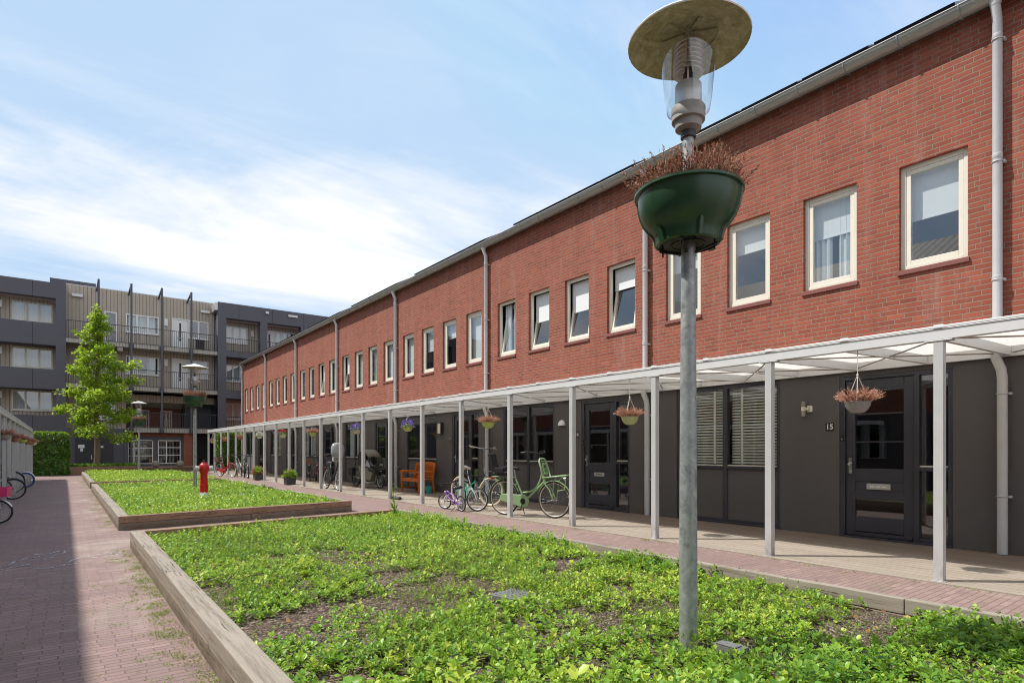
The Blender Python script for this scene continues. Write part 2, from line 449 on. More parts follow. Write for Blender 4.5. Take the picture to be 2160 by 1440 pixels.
# ------------------------------------------------------------------ foliage
TEMPL = {
 'leaf': ([(0,0,0),(-.30,.38,.07),(-.31,.70,.06),(0,1,-.06),(.31,.70,.06),(.30,.38,.07),(0,.38,0),(0,.72,-.01)],
          [(0,6,1),(0,5,6),(1,6,7,2),(6,5,4,7),(2,7,3),(7,4,3)]),
 'diamond': ([(0,0,0),(-.34,.5,.08),(0,1,-.05),(.34,.5,.08)], [(0,2,1),(0,3,2)]),
 'needle': ([(0,0,0),(-.14,.5,.03),(0,1,0),(.14,.5,.03)], [(0,2,1),(0,3,2)]),
 'star': ([(0,0,0),(-.5,.25,.04),(-.22,.42,0),(-.42,.85,.05),(0,.62,-.02),(0,1.1,-.05),(.42,.85,.05),(.22,.42,0),(.5,.25,.04)],
          [(0,2,1),(0,4,2),(2,4,3),(0,7,4),(0,8,7),(7,6,4),(4,6,5),(4,5,3)]),
}
def leaf_mesh(name, P, A, N, S, T, mats, parent=None, templ='leaf', mi=None, extra=None):
    """P origins, A leaf axes, N normals, S sizes, T tint 0..1 -> one mesh"""
    tv, tf = TEMPL[templ]; tv = np.array(tv)
    n = len(P); k = len(tv)
    A = A/np.maximum(np.linalg.norm(A, axis=1, keepdims=True), 1e-6)
    X = np.cross(A, N); X /= np.maximum(np.linalg.norm(X, axis=1, keepdims=True), 1e-6)
    N2 = np.cross(X, A)
    S = np.asarray(S)
    V = P[:,None,:] + S[:,None,None]*(tv[None,:,0,None]*X[:,None,:] + tv[None,:,1,None]*A[:,None,:] + tv[None,:,2,None]*N2[:,None,:])
    V = V.reshape(-1,3)
    flat = []; start = []; pos = 0; ntot = []
    for f in tf:
        flat += list(f); ntot.append(len(f))
    L = len(flat)
    loops = (np.array(flat)[None,:] + (np.arange(n)*k)[:,None]).reshape(-1)
    tot = np.tile(np.array(ntot), n)
    st = np.concatenate([[0], np.cumsum(tot)[:-1]])
    me = bpy.data.meshes.new(name)
    me.vertices.add(n*k); me.vertices.foreach_set('co', V.astype(np.float32).ravel())
    me.loops.add(len(loops)); me.loops.foreach_set('vertex_index', loops.astype(np.int32))
    me.polygons.add(len(tot)); me.polygons.foreach_set('loop_start', st.astype(np.int32)); me.polygons.foreach_set('loop_total', tot.astype(np.int32))
    for m in (mats if isinstance(mats, (list, tuple)) else [mats]): me.materials.append(m)
    if mi is not None: me.polygons.foreach_set('material_index', np.repeat(np.asarray(mi), len(tf)).astype(np.int32))
    me.update(calc_edges=True); me.validate()
    at = me.attributes.new('tint', 'FLOAT', 'POINT'); at.data.foreach_set('value', np.repeat(T, k).astype(np.float32))
    o = bpy.data.objects.new(name, me); COL.objects.link(o)
    if parent is not None: o.parent = parent
    return o

_ph = rng.uniform(0, 6.28, (24, 2)); _fr = rng.normal(0, 1, (24, 2))
def vnoise(x, y, sc):
    s = np.zeros_like(x)
    for i in range(24):
        s = s + np.sin(_fr[i,0]*x*sc*2 + _ph[i,0] + 1.7*np.sin(_fr[i,1]*y*sc + _ph[i,1])) * np.cos(_fr[i,1]*y*sc*2 + _ph[i,1])
    return s/5.0

SLOPE = .158
def soil_h(x, y): return .115 + .022*vnoise(np.asarray(x, float), np.asarray(y, float), 1.1)
XL, XR = .72, 5.03

def rosettes(n, x0, x1, y0, y1, hmin, hmax, smin, smax, nl, keep, tint_mu, pitch=(10, 60)):
    """n rosettes of nl leaves each over a skewed bed; keep(x,y)->probability"""
    x = rng.uniform(x0, x1, n); yy = rng.uniform(y0, y1, n); y = yy + SLOPE*(x-XL)
    k = rng.uniform(0, 1, n) < keep(x, y); x = x[k]; y = y[k]; n = len(x)
    big = np.clip(.5 + .35*vnoise(x+9, y-4, .9), 0, 1)
    hh = (hmin + (hmax-hmin)*rng.uniform(0, 1, n)**1.4)*(.55+.75*big)
    base = np.stack([x, y, soil_h(x, y)+hh], 1)
    rs = (smin + (smax-smin)*rng.uniform(0, 1, n))
    rt = np.clip(tint_mu + .30*(big-.5) + .16*rng.normal(0, 1, n) + .12*vnoise(x, y, .6), 0.02, 1)
    lean = rng.normal(0, .25, (n, 2))
    P = np.repeat(base, nl, 0); m = n*nl
    yaw = np.repeat(rng.uniform(0, 6.28, n), nl) + np.tile(np.arange(nl)*2.4, n) + rng.normal(0, .3, m)
    lvl = np.tile(np.arange(nl)/nl, n)
    pit = np.radians(pitch[0] + (pitch[1]-pitch[0])*lvl + rng.normal(0, 12, m))
    A = np.stack([np.cos(yaw)*np.cos(pit), np.sin(yaw)*np.cos(pit), np.sin(pit)], 1)
    A[:, :2] += np.repeat(lean, nl, 0)
    N = np.stack([-np.cos(yaw)*np.sin(pit), -np.sin(yaw)*np.sin(pit), np.cos(pit)], 1) + rng.normal(0, .18, (m, 3))
    P = P + A*0.006; P[:, 2] -= (1-lvl)*np.repeat(hh, nl)*.45
    S = np.repeat(rs, nl)*rng.uniform(.7, 1.15, m)*(1.05-.35*lvl)
    T = np.clip(np.repeat(rt, nl) + .12*lvl + rng.normal(0, .07, m), 0, 1)
    return P, A, N, S, T

# ------------------------------------------------------------------ ground
mb = MB(); mb.add([(-400,-400,0),(400,-400,0),(400,400,0),(-400,400,0)], [(0,1,2,3)])
tag(mb.build('paving_ground', M['paver']), kind='structure')
POST_X, POST_Y0, POST_D = 7.09, 2.18, 1.815
FX, Y0, HW = 9.55, 2.29, 5.73
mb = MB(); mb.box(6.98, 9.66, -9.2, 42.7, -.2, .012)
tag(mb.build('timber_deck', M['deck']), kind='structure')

def bed(near, far, label, near_skew=True):
    t = thing('raised_bed', label, 'raised bed', (0,0,0), 0, 'timber raised beds along the path')
    sk = SLOPE*(XR-XL)
    A, B, C, Dd = (XL, near), (XL, far), (XR, far+sk), (XR, near+(sk if near_skew else 0))
    w = .155
    def wall(o1, o2, i1, i2, mat, name='timber_wall'):
        b = MB(); o1 = Vector(o1); o2 = Vector(o2); i1 = Vector(i1); i2 = Vector(i2)
        L = (o2-o1).length; ns = max(1, round(L/3.05))
        for lv, (z0, z1) in enumerate(((-.05, .113), (.118, .232))):
            off = .5 if lv == 0 else 0
            cuts = [0] + [(j+off)/ns for j in range(0 if off else 1, ns)] + [1]
            for a, c in zip(cuts[:-1], cuts[1:]):
                e = .003/L
                a2 = a + (e if a > 0 else 0); c2 = c - (e if c < 1 else 0)
                jit = random.uniform(-.004, .004)
                b.poly_prism([tuple(o1.lerp(o2, a2)), tuple(o1.lerp(o2, c2)), tuple(i1.lerp(i2, c2)), tuple(i1.lerp(i2, a2))], z0, z1+jit*(lv), 1-lv)
        return b.build(name, [mat, M['timberlow']], t, bevel=.007)
    wr = .075
    iA = (XL+w, near+w+SLOPE*w if near_skew else near+w); iB = (XL+w, far-w+SLOPE*w)
    iC = (XR-wr, far-w+SLOPE*(XR-wr-XL)); iD = (XR-wr, near+w+(SLOPE*(XR-wr-XL) if near_skew else 0))
    wall(A, B, iA, iB, M['timber']); wall(Dd, C, iD, iC, M['timber'])
    wall(A, Dd, iA, iD, M['timberx']); wall(B, C, iB, iC, M['timberx'])
    # soil: a slightly uneven sheet
    nx, ny = 30, max(12, int((far-near)*6)); xs = np.linspace(XL+.02, XR-.02, nx)
    vs = []; fs = []
    for j in range(ny+1):
        for i in range(nx):
            x = xs[i]; y = near+.02+(far-near-.04)*j/ny + (SLOPE*(x-XL) if near_skew or j > 0 else 0)
            vs.append((x, y, float(soil_h(x, y))))
    for j in range(ny):
        for i in range(nx-1):
            a = j*nx+i; fs.append((a, a+1, a+nx+1, a+nx))
    b = MB(); b.add(vs, fs, 0, True); b.build('soil', M['soil'], t)
    return t
bed(-4.0, 9.62, 'low timber raised bed nearest the viewer, its leaves broken by bare mulch', False)
bed(11.79, 24.0, 'low timber raised bed holding the red hydrant')
bed(25.35, 37.6, 'farthest of the three low timber beds, holding the smallest lamp')

def inside(x, y, m=.16): return ((x > XL+m) & (x < XR-m*.55)).astype(float)
def keep1(x, y):
    v = vnoise(x, y, 1.15)*.5 + vnoise(x+20, y, 2.7)*.8
    far = np.clip((y-6.2)/2.5, 0, 1); near = np.clip((3.0-y)/1.6, 0, 1)
    cover = .47 + .70*far + .25*near*np.clip((4.0-x)/2, 0, 1)
    p = np.clip((v + cover)*1.7, 0, 1)
    for cx, cy, rx, ry in ((3.07,2.27,.12,.12), (2.91,3.83,.26,.20), (4.15,1.75,.34,.24), (3.6,2.9,.30,.22), (2.5,5.2,.30,.24), (1.9,4.5,.24,.2), (3.9,4.3,.34,.26)):
        p = p*np.clip((((x-cx)/rx)**2+((y-cy)/ry)**2-.75)*2.5, 0.03, 1)
    return p*inside(x, y)
parts1 = [rosettes(12600, XL, XR, .15, 5.2, .012, .105, .018, .050, 8, keep1, .68),
          rosettes(8600, XL, XR, 5.2, 9.5, .012, .12, .022, .048, 7, keep1, .70)]
# a lush, larger-leaved stand in the near foreground
def keepn(x, y): return inside(x, y, .1)*np.clip(np.maximum(1.15-((x-2.6)/1.25)**2-((y-1.35)/.75)**2, 1.1-((x-4.5)/.5)**2-((y-1.1)/.55)**2), 0, 1)*(1-np.exp(-(((x-3.1)/.22)**2+((y-2.05)/.25)**2)))
# small-leaved creeping plants, a few broad-leaved ones, and tufts climbing over the right-hand edging
parts1.append(rosettes(5200, XL, XR, .15, 9.4, .005, .06, .012, .024, 9, lambda x, y: inside(x, y)*np.clip(1.2*vnoise(x-7, y+3, 1.4)+.05, 0, 1), .54))
parts1.append(rosettes(420, XL, XR, .3, 8.0, .04, .15, .05, .085, 6, lambda x, y: keep1(x, y)*np.clip(vnoise(x+3, y-8, 1.2)+.3, 0, 1), .80, (0, 45)))
parts1.append(rosettes(2600, 4.55, 5.02, -.5, 9.2, .06, .20, .022, .048, 8, lambda x, y: np.clip(.1+1.3*vnoise(x*.2+40, y, 1.1), 0, 1)*np.clip((x-4.4)*2.5, 0, 1), .62))
parts1.append(rosettes(2300, 1.0, 4.9, .2, 2.4, .05, .17, .035, .062, 9, keepn, .56, (0, 60)))
cat = [np.concatenate(q) for q in zip(*parts1)]
tag(leaf_mesh('ground_cover', *cat, M['leaf']), 'bright green ground cover patchy over mulch in the nearest bed', 'ground cover', kind='stuff')
# feathery grey-green weeds between the leaves
nfe = 30000
cx = rng.uniform(1.0, 4.7, 52); cy = rng.uniform(1.3, 8.8, 52)
ii = rng.integers(0, 52, nfe)
x = cx[ii] + rng.normal(0, .20, nfe); y = cy[ii] + rng.normal(0, .24, nfe); ok = inside(x, y) > 0; x, y = x[ok], y[ok]; nfe = len(x)
h = np.abs(rng.normal(0, .06, nfe)); yaw = rng.uniform(0, 6.28, nfe); pit = rng.uniform(.3, 1.4, nfe)
A = np.stack([np.cos(yaw)*np.cos(pit), np.sin(yaw)*np.cos(pit), np.sin(pit)], 1)
tag(leaf_mesh('weeds', np.stack([x, y, soil_h(x, y)+h], 1), A, rng.normal(0, 1, (nfe, 3)), rng.uniform(.016, .038, nfe), np.clip(rng.normal(.42, .13, nfe), 0, 1), M['grass'], templ='needle'),
    'fine feathery weeds growing among the ground cover', 'weeds', kind='stuff')
def keep2(x, y):
    p = np.clip(1.1 + .6*vnoise(x, y, .9), .25, 1)
    for cx, cy, rx, ry in ((2.95,17.0,.3,.5), (3.6,16.85,1.0,.55)):
        p = p*np.clip((((x-cx)/rx)**2+((y-cy)/ry)**2-.75)*2.0, 0.02, 1)
    return p*inside(x, y)
P2 = [rosettes(6600, XL, XR, 11.9, 17.5, .01, .17, .035, .08, 5, keep2, .65), rosettes(5000, XL, XR, 17.5, 23.9, .01, .17, .045, .095, 4, keep2, .67)]
tag(leaf_mesh('ground_cover', *[np.concatenate(q) for q in zip(*P2)], M['leaf'], templ='leaf'), 'dense bright green ground cover around the red hydrant', 'ground cover', kind='stuff')
P3 = rosettes(7600, XL, XR, 25.5, 37.5, .02, .22, .06, .12, 4, lambda x, y: inside(x, y), .69)
tag(leaf_mesh('ground_cover', *P3, M['leaf'], templ='diamond'), 'dense bright green ground cover in the farthest bed', 'ground cover', kind='stuff')
# bark chips on the bare soil
n = 15000
x = rng.uniform(XL+.17, XR-.17, n); y = rng.uniform(.9, 8, n) + SLOPE*(x-XL)
yaw = rng.uniform(0, 6.28, n); pit = rng.normal(0, .35, n)
A = np.stack([np.cos(yaw)*np.cos(pit), np.sin(yaw)*np.cos(pit), np.sin(pit)], 1)
N = np.stack([np.zeros(n), np.zeros(n), np.ones(n)], 1) + rng.normal(0, .35, (n, 3))
chipmat = leafmat('bark_chips', [(0, (.07,.045,.032)), (.5, (.20,.14,.10)), (.85, (.36,.28,.21)), (1, (.5,.42,.33))], .9, 0.0)
tag(leaf_mesh('bark_mulch', np.stack([x, y, soil_h(x, y)+.006], 1), A, N, rng.uniform(.010, .030, n), np.clip(rng.beta(1.6, 2.6, n), 0, 1), chipmat, templ='needle'),
    'brown bark chips covering the bare soil', 'bark mulch', kind='stuff')
# fallen brown leaves and dry twigs on the bed
n = 130; x = rng.uniform(1.0, 4.9, n); y = rng.uniform(1, 8.5, n); A = rng.normal(0, 1, (n, 3))*np.array([1,1,.25])
drymat = leafmat('dry_leaf', [(0, (.20,.09,.03)), (.6, (.42,.20,.06)), (1, (.55,.40,.12))], .7, .15)
tag(leaf_mesh('fallen_leaves', np.stack([x, y, soil_h(x, y)+rng.uniform(.02, .07, n)], 1), A, np.array([0,0,1])+rng.normal(0,.4,(n,3)), rng.uniform(.03, .06, n), rng.uniform(0, 1, n), drymat), 'scattered brown fallen leaves on the nearest bed', 'fallen leaves', kind='stuff')
b = MB()
for i in range(26):
    p = Vector((random.uniform(1.2, 4.6), random.uniform(1.6, 6.5), 0)); a = random.uniform(0, 6.28); pts = []
    for j in range(5): q = p + Vector((math.cos(a), math.sin(a), 0))*.09*j; a += random.gauss(0, .25); pts.append((q.x, q.y, float(soil_h(q.x, q.y))+.03+.025*math.sin(j)))
    b.tube(pts, [.005,.0045,.004,.003,.002], 5)
tag(b.build('twigs', M['bark']), 'dry twigs lying among the ground cover', 'twigs', kind='stuff')
# weeds and moss in the paving joints
def tufts(cx, cy, n, sp, hmax=.03):
    x = np.repeat(cx, n)+rng.normal(0, sp, len(cx)*n); y = np.repeat(cy, n)+rng.normal(0, sp, len(cx)*n); m = len(x)
    yaw = rng.uniform(0, 6.28, m); pit = rng.uniform(.15, 1.1, m)
    A = np.stack([np.cos(yaw)*np.cos(pit), np.sin(yaw)*np.cos(pit), np.sin(pit)], 1)
    return np.stack([x, y, np.full(m, .002)], 1), A, rng.normal(0, 1, (m, 3)), rng.uniform(.3, 1, m)*hmax, np.clip(rng.normal(.5, .2, m), 0, 1)
k = 250; cy1 = np.concatenate([rng.uniform(2.6, 9.5, 170), rng.uniform(12, 33, 80)]); cx1 = .71 - np.abs(rng.normal(0, .11, k))
k2 = 45; cy2 = rng.uniform(2.8, 9, k2); cx2 = rng.uniform(-.9, .6, k2)
k3 = 70; cy3 = rng.uniform(1.2, 22, k3); cx3 = 6.94 - np.abs(rng.normal(0, .05, k3))
k4 = 40; cy4 = rng.uniform(13, 33, k4); cx4 = -1.0 + np.abs(rng.normal(0, .5, k4))
k5 = 26; cy5 = rng.uniform(1.2, 12, k5); cx5 = 5.06 + np.abs(rng.normal(0, .05, k5))
q = [tufts(cx1, cy1, 30, .035, .024), tufts(cx2, cy2, 12, .016, .018), tufts(cx3, cy3, 16, .03, .03), tufts(cx4, cy4, 24, .06, .02), tufts(cx5, cy5, 14, .03, .03)]
tag(leaf_mesh('weed_tufts', *[np.concatenate(v) for v in zip(*q)], M['grass'], templ='needle'), 'small grass tufts in the joints of the brick paving', 'weeds', kind='stuff')

# ------------------------------------------------------------------ brick terrace
def holed(mb, y0, y1, z0, z1, holes, x, depth, mi=0):
    """wall sheet facing -x with rectangular openings and their reveals"""
    ys = sorted({y0, y1, *[h[0] for h in holes], *[h[1] for h in holes]}); zs = sorted({z0, z1, *[h[2] for h in holes], *[h[3] for h in holes]})
    for a, b in zip(ys[:-1], ys[1:]):
        for c, d in zip(zs[:-1], zs[1:]):
            my, mz = (a+b)/2, (c+d)/2
            if any(h[0] < my < h[1] and h[2] < mz < h[3] for h in holes): continue
            mb.add([(x,b,c),(x,a,c),(x,a,d),(x,b,d)], [(0,1,2,3)], mi)
    for h in holes:
        a, b, c, d = h; X = x+depth
        mb.add([(x,a,c),(X,a,c),(X,a,d),(x,a,d)], [(0,1,2,3)], mi)
        mb.add([(x,b,c),(x,b,d),(X,b,d),(X,b,c)], [(0,1,2,3)], mi)
        mb.add([(x,a,d),(X,a,d),(X,b,d),(x,b,d)], [(0,1,2,3)], mi)
        if c > z0+.001: mb.add([(x,a,c),(x,b,c),(X,b,c),(X,a,c)], [(0,1,2,3)], mi)

def frame_rect(mb, x0, x1, a, b, c, d, w, mi=0, wb=None):
    wb = wb or w
    mb.box(x0, x1, a, a+w, c, d, mi); mb.box(x0, x1, b-w, b, c, d, mi)
    mb.box(x0, x1, a+w, b-w, d-w, d, mi); mb.box(x0, x1, a+w, b-w, c, c+wb, mi)

def sheet(mb, x, a, b, c, d): mb.add([(x,b,c),(x,a,c),(x,a,d),(x,b,d)], [(0,1,2,3)])
UW = [(.33, 1.14), (1.71, 2.52), (3.09, 3.90), (4.46, 5.27)]
UZ0, UZ1 = 3.90, 5.38
EAVE = 7.08

def house(k, label, tilt=(), blinds=('half',)*4, gblind='none', last=False):
    t = thing('terraced_house', label, 'house', (FX, Y0+HW*k, 0), 0, 'red brick terraced houses in the row')
    wm = MB()
    holed(wm, 0, HW, 2.60, EAVE, [(a, b, UZ0, UZ1) for a, b in UW], 0, .13)
    wm.build('brick_wall', M['brick'], t)
    holes = [(.50, 1.97, 0.0, 2.46), (2.92, 5.02, 0.0, 2.53)]
    cl = MB(); holed(cl, 0, HW-(.35 if last else 0), 0, 2.60, holes, .02, .10)
    cl.build('ground_floor_wall', M['cladding'], t)
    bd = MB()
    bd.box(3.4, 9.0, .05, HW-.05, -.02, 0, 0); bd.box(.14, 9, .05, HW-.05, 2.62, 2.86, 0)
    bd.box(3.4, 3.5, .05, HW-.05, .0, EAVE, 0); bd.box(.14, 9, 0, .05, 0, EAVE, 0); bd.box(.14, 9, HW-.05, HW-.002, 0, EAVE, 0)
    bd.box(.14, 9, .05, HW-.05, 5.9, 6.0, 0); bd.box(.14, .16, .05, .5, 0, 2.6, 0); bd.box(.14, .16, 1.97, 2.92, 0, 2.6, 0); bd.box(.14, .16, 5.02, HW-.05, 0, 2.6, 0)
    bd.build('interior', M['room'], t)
    if last:
        pr = MB(); pr.box(.0, 9.0, HW-.35, HW, 0, 2.6); pr.box(.01, 9, HW-.001, HW+.003, 2.6, EAVE+.01); pr.build('end_wall', M['brick'], t)
    else:
        pass
    # upper windows
    for i, (a, b) in enumerate(UW):
        w = MB(); frame_rect(w, .065, .13, a, b, UZ0, UZ1, .062)
        wo = w.build('window', M['cream'], t, bevel=.004)
        s = MB(); s.add([(-.03,a-.02,UZ0-.022),(-.03,b+.02,UZ0-.022),(.065,b+.02,UZ0+.012),(.065,a-.02,UZ0+.012)], [(0,3,2,1)]); s.box(-.03, .06, a-.02, b+.02, UZ0-.070, UZ0-.023)
        s.build('sill', M['sill'], wo)
        op = i in tilt
        ia, ib, ic, idd = a+.062, b-.062, UZ0+.062, UZ1-.062
        W2, Hh = ib-ia, idd-ic
        sa = MB(); frame_rect(sa, -.025, .035, -W2/2+.003, W2/2-.003, .003, Hh-.003, .058, 0, .065)
        so = sa.build('sash', M['cream'], wo, loc=(.10, (ia+ib)/2, ic), bevel=.004)
        pn = MB(); pn.add([(0,-W2/2+.058,.065),(0,-W2/2+.058,Hh-.058),(0,W2/2-.058,Hh-.058),(0,W2/2-.058,.065)], [(0,3,2,1)])
        po = pn.build('pane', M['glass'], wo, loc=(.10, (ia+ib)/2, ic))
        if op:
            for o in (so, po): o.rotation_euler = (0, D2R(9), 0)
        bl = blinds[i % len(blinds)]
        if bl in ('half', 'full', 'third', 'both'):
            fr = {'half': .50, 'both': .42, 'full': .97, 'third': .33}[bl]
            q = MB(); q.box(.20, .206, ia, ib, idd-Hh*fr, idd); q.box(.195, .212, ia, ib, idd-Hh*fr-.025, idd-Hh*fr)
            q.build('roller_blind', M['blind'], wo)
        if bl in ('curtain', 'both'):
            q = MB(); n = 24
            pts = [(.22+.025*math.sin(j*1.9), ia+(ib-ia)*j/n) for j in range(n+1)]
            for j in range(n):
                if .38 < j/n < .55: continue
                (xa, ya), (xb, yb) = pts[j], pts[j+1]
                q.add([(xa,ya,ic),(xa,ya,idd),(xb,yb,idd),(xb,yb,ic)], [(0,1,2,3)], 0, True)
            q.build('curtain', M['curtain'], wo)
    # ground floor window with two panes over two panels
    a, b, c, d = 2.92, 5.02, 0.0, 2.53; mid = 3.97
    g = MB(); x0, x1 = .035, .12
    g.box(x0, x1, a, a+.07, .04, d); g.box(x0, x1, b-.07, b, .04, d); g.box(x0, x1, mid-.045, mid+.045, .04, d)
    for p, q in ((a+.07, mid-.045), (mid+.045, b-.07)):
        g.box(x0, x1, p, q, d-.08, d); g.box(x0-.012, x1, p, q, 1.0, 1.055); g.box(x0, x1, p, q, .04, .10)
    g.box(x0-.02, x1, a, b, -.02, .04)
    go = g.build('ground_window', M['doorpaint'], t, bevel=.004)
    for p, q in ((a+.07, mid-.045), (mid+.045, b-.07)):
        h = MB(); sheet(h, .078, p, q, 1.075, d-.08); h.build('pane', M['glassd'], go)
        h = MB(); h.box(.05, .1, p, q, 1.055, 1.075); h.build('glazing_bead', M['cream'], go)
        h = MB(); h.box(.055, .11, p, q, .10, 1.0); h.build('lower_panel', M['cladding'], go)
        if gblind == 'venetian':
            h = MB(); z = 1.10
            while z < d-.10:
                h.add([(.19,p+.02,z+.036),(.15,p+.02,z),(.15,q-.02,z),(.19,q-.02,z+.036)], [(0,1,2,3)]); z += .052
            for yy in (p+.22, q-.25): h.box(.147, .152, yy, yy+.045, 1.09, d-.09)
            h.build('venetian_blind', M['slat'], go)
        elif gblind == 'curtain':
            h = MB(); n = 30
            for j in range(n):
                if .3 < j/n < .62: continue
                ya, yb = p+(q-p)*j/n, p+(q-p)*(j+1)/n
                h.add([(.25+.03*math.sin(j*1.7),ya,.9),(.25+.03*math.sin(j*1.7),ya,d-.05),(.25+.03*math.sin(j*1.7+1.7),yb,d-.05),(.25+.03*math.sin(j*1.7+1.7),yb,.9)], [(0,1,2,3)], 0, True)
            h.build('curtain', M['curtain'], go)
    # door with sidelight
    f = MB(); f.box(.03, .12, .50, .56, .04, 2.46); f.box(.03, .12, 1.89, 1.97, .04, 2.46); f.box(.03, .12, .90, .965, .04, 2.46)
    f.box(.03, .12, .56, .90, 2.39, 2.46); f.box(.03, .12, .965, 1.89, 2.40, 2.46); f.box(.0, .12, .50, 1.97, -.02, .04); f.box(.03, .12, .56, .90, 1.045, 1.10); f.box(.03, .12, .56, .90, .04, .09)
    fo = f.build('door_frame', M['doorpaint'], t, bevel=.004)
    for z0, z1 in ((.09, 1.045), (1.12, 2.39)):
        h = MB(); sheet(h, .078, .56, .90, z0, z1); h.build('sidelight_pane', M['glassd'], fo)
    h = MB(); h.box(.055, .09, .56, .90, 1.10, 1.12); h.build('glazing_bead', M['cream'], fo)
    dr = MB(); da, db = .972, 1.883
    X0, X1 = .055, .105
    dr.box(X0, X1, da, da+.13, .05, 2.395); dr.box(X0, X1, db-.13, db, .05, 2.395)
    dr.box(X0, X1, da+.13, db-.13, 2.25, 2.395); dr.box(X0, X1, da+.13, db-.13, .87, 1.06); dr.box(X0+.012, X1, da+.13, db-.13, .72, .87); dr.box(X0, X1, da+.13, db-.13, .60, .72)
    dr.box(X0, X1, da+.13, db-.13, .12, .34); dr.box(X0-.015, X0, da+.02, db-.02, .05, .10)
    do = dr.build('door', M['doorpaint'], t, bevel=.004)
    h = MB(); sheet(h, .082, da+.13, db-.13, 1.06, 2.25); h.build('door_pane', M['glassd'], do)
    h = MB(); sheet(h, .082, da+.13, db-.13, .34, .60); h.build('door_pane', M['glassd'], do)
    for z in (1.45, 1.87):
        h = MB(); h.box(.07, .079, da+.13, db-.13, z, z+.02); h.build('glazing_bar', M['doorpaint'], do)
    h = MB(); h.box(X0-.012, X0, db-.085, db-.04, .98, 1.22); h.lathe([(.0,-.05),(.022,-.045),(.024,-.03),(.014,-.02),(.012,0)], 12, (X0-.01, db-.063, 1.13), 0, True, Matrix.Rotation(D2R(90), 3, 'Y'))
    h.build('handle', M['chrome'], do)
    h = MB(); h.box(X0-.004, X0+.013, da+.30, da+.62, .755, .84); h.box(X0-.008, X0-.003, da+.33, da+.59, .775, .815); h.build('letter_box', M['silver'], do)
    if k in (0, 1):
        for ya, yb in (((.35,.41), (.43,.49), (.51,.57)) if k == 0 else ((.36,.56),)):
            h = MB(); h.box(X0-.010, X0-.0085, da+ya, da+yb, .785, .806); h.build('sticker', M['white'] if k == 0 else M['bark'], do)
    # roof, gutter, pipe
    pt = D2R(28); rx = 5.0
    r = MB()
    zt = EAVE+.10; zr = zt+(rx+.12)*math.tan(pt)
    r.add([(-.12,0,zt),(rx,0,zr),(rx,HW,zr),(-.12,HW,zt),(-.12,0,zt-.09),(-.12,HW,zt-.09),(rx+5.2,0,zt-.05),(rx+5.2,HW,zt-.05)],
          [(0,1,2,3),(4,0,3,5),(1,6,7,2)])
    r.box(-.12, 0.14, 0, HW, EAVE-.02, zt-.091)
    r.build('roof', M['roof'], t)
    p = MB(); u = Vector((math.cos(pt), 0, math.sin(pt))); nn = Vector((-math.sin(pt), 0, math.cos(pt)))
    for y0 in (.55, 1.65, 2.75, 3.85):
        c = Vector((-.12, 0, zt)) + u*1.30 + nn*.10 + Vector((0, y0+.5, 0))
        p.obox(c, (1.70, 1.02, .04), Matrix((u, Vector((0,1,0)), nn)).transposed())
    p.build('solar_panels', M['panel'], t)
    g = MB(); n = 10; gx, gz, gr = -.155, EAVE+.04, .118
    for w, rr in ((0, gr), (1, gr-.006)):
        for j in range(n):
            a0, a1 = math.pi+math.pi*j/n, math.pi+math.pi*(j+1)/n
            vs = [(gx+rr*math.cos(a0),0,gz+rr*math.sin(a0)),(gx+rr*math.cos(a1),0,gz+rr*math.sin(a1)),(gx+rr*math.cos(a1),HW,gz+rr*math.sin(a1)),(gx+rr*math.cos(a0),HW,gz+rr*math.sin(a0))]
            g.add(vs, [(0,3,2,1) if w == 0 else (0,1,2,3)], 0, True)
    g.tube([(gx-gr, 0, gz), (gx-gr, HW, gz)], .011, 8)
    if last: g.add([(gx+gr*math.cos(math.pi+math.pi*j/n), HW, gz+gr*math.sin(math.pi+math.pi*j/n)) for j in range(n+1)], [tuple(range(n+1))])
    go = g.build('gutter', M['zinc'], t)
    for j in range(8):
        b = MB(); b.ring((gx, .36+j*HW/8, gz), gr+.005, .009, 'y', 14, 6, 0, 180, 360); b.build('gutter_bracket', M['galv'], go)
    def pipe(y):
        q = MB(); r0 = .052
        q.tube([(gx, y, gz-.07), (gx, y, gz-.17), (-.075, y, gz-.32), (-.075, y, 2.66)], r0, 14)
        q.lathe([(.075,0),(.056,-.10)], 14, (gx, y, gz-.07))
        for z in (6.62, 5.1, 3.55): q.lathe([(r0,z-.06),(r0+.004,z-.055),(r0+.004,z),(r0,z+.004)], 14, (-.075, y, 0))
        for z in (6.55, 5.0, 3.5): q.box(-.07, .0, y-.075, y-.05, z-.015, z+.015); q.ring((-.075, y, z), r0+.006, .008, 'z', 14, 5)
        po = q.build('downpipe', M['pipe'], t)
        q = MB(); q.tube([(-.13, y, 2.60), (-.13, y, 2.50), (-.09, y-.04, 2.36), (-.075, y-.05, 2.25), (-.075, y-.05, .02)], .055, 14)
        for z in (2.05, .75): q.box(-.07, .02, y-.135, y-.11, z-.015, z+.015); q.ring((-.075, y-.05, z), .060, .008, 'z', 14, 5)
        q.build('lower_pipe', M['pipe'], t)
    pipe(0.0)
    if last: pipe(HW+.02)
    return t

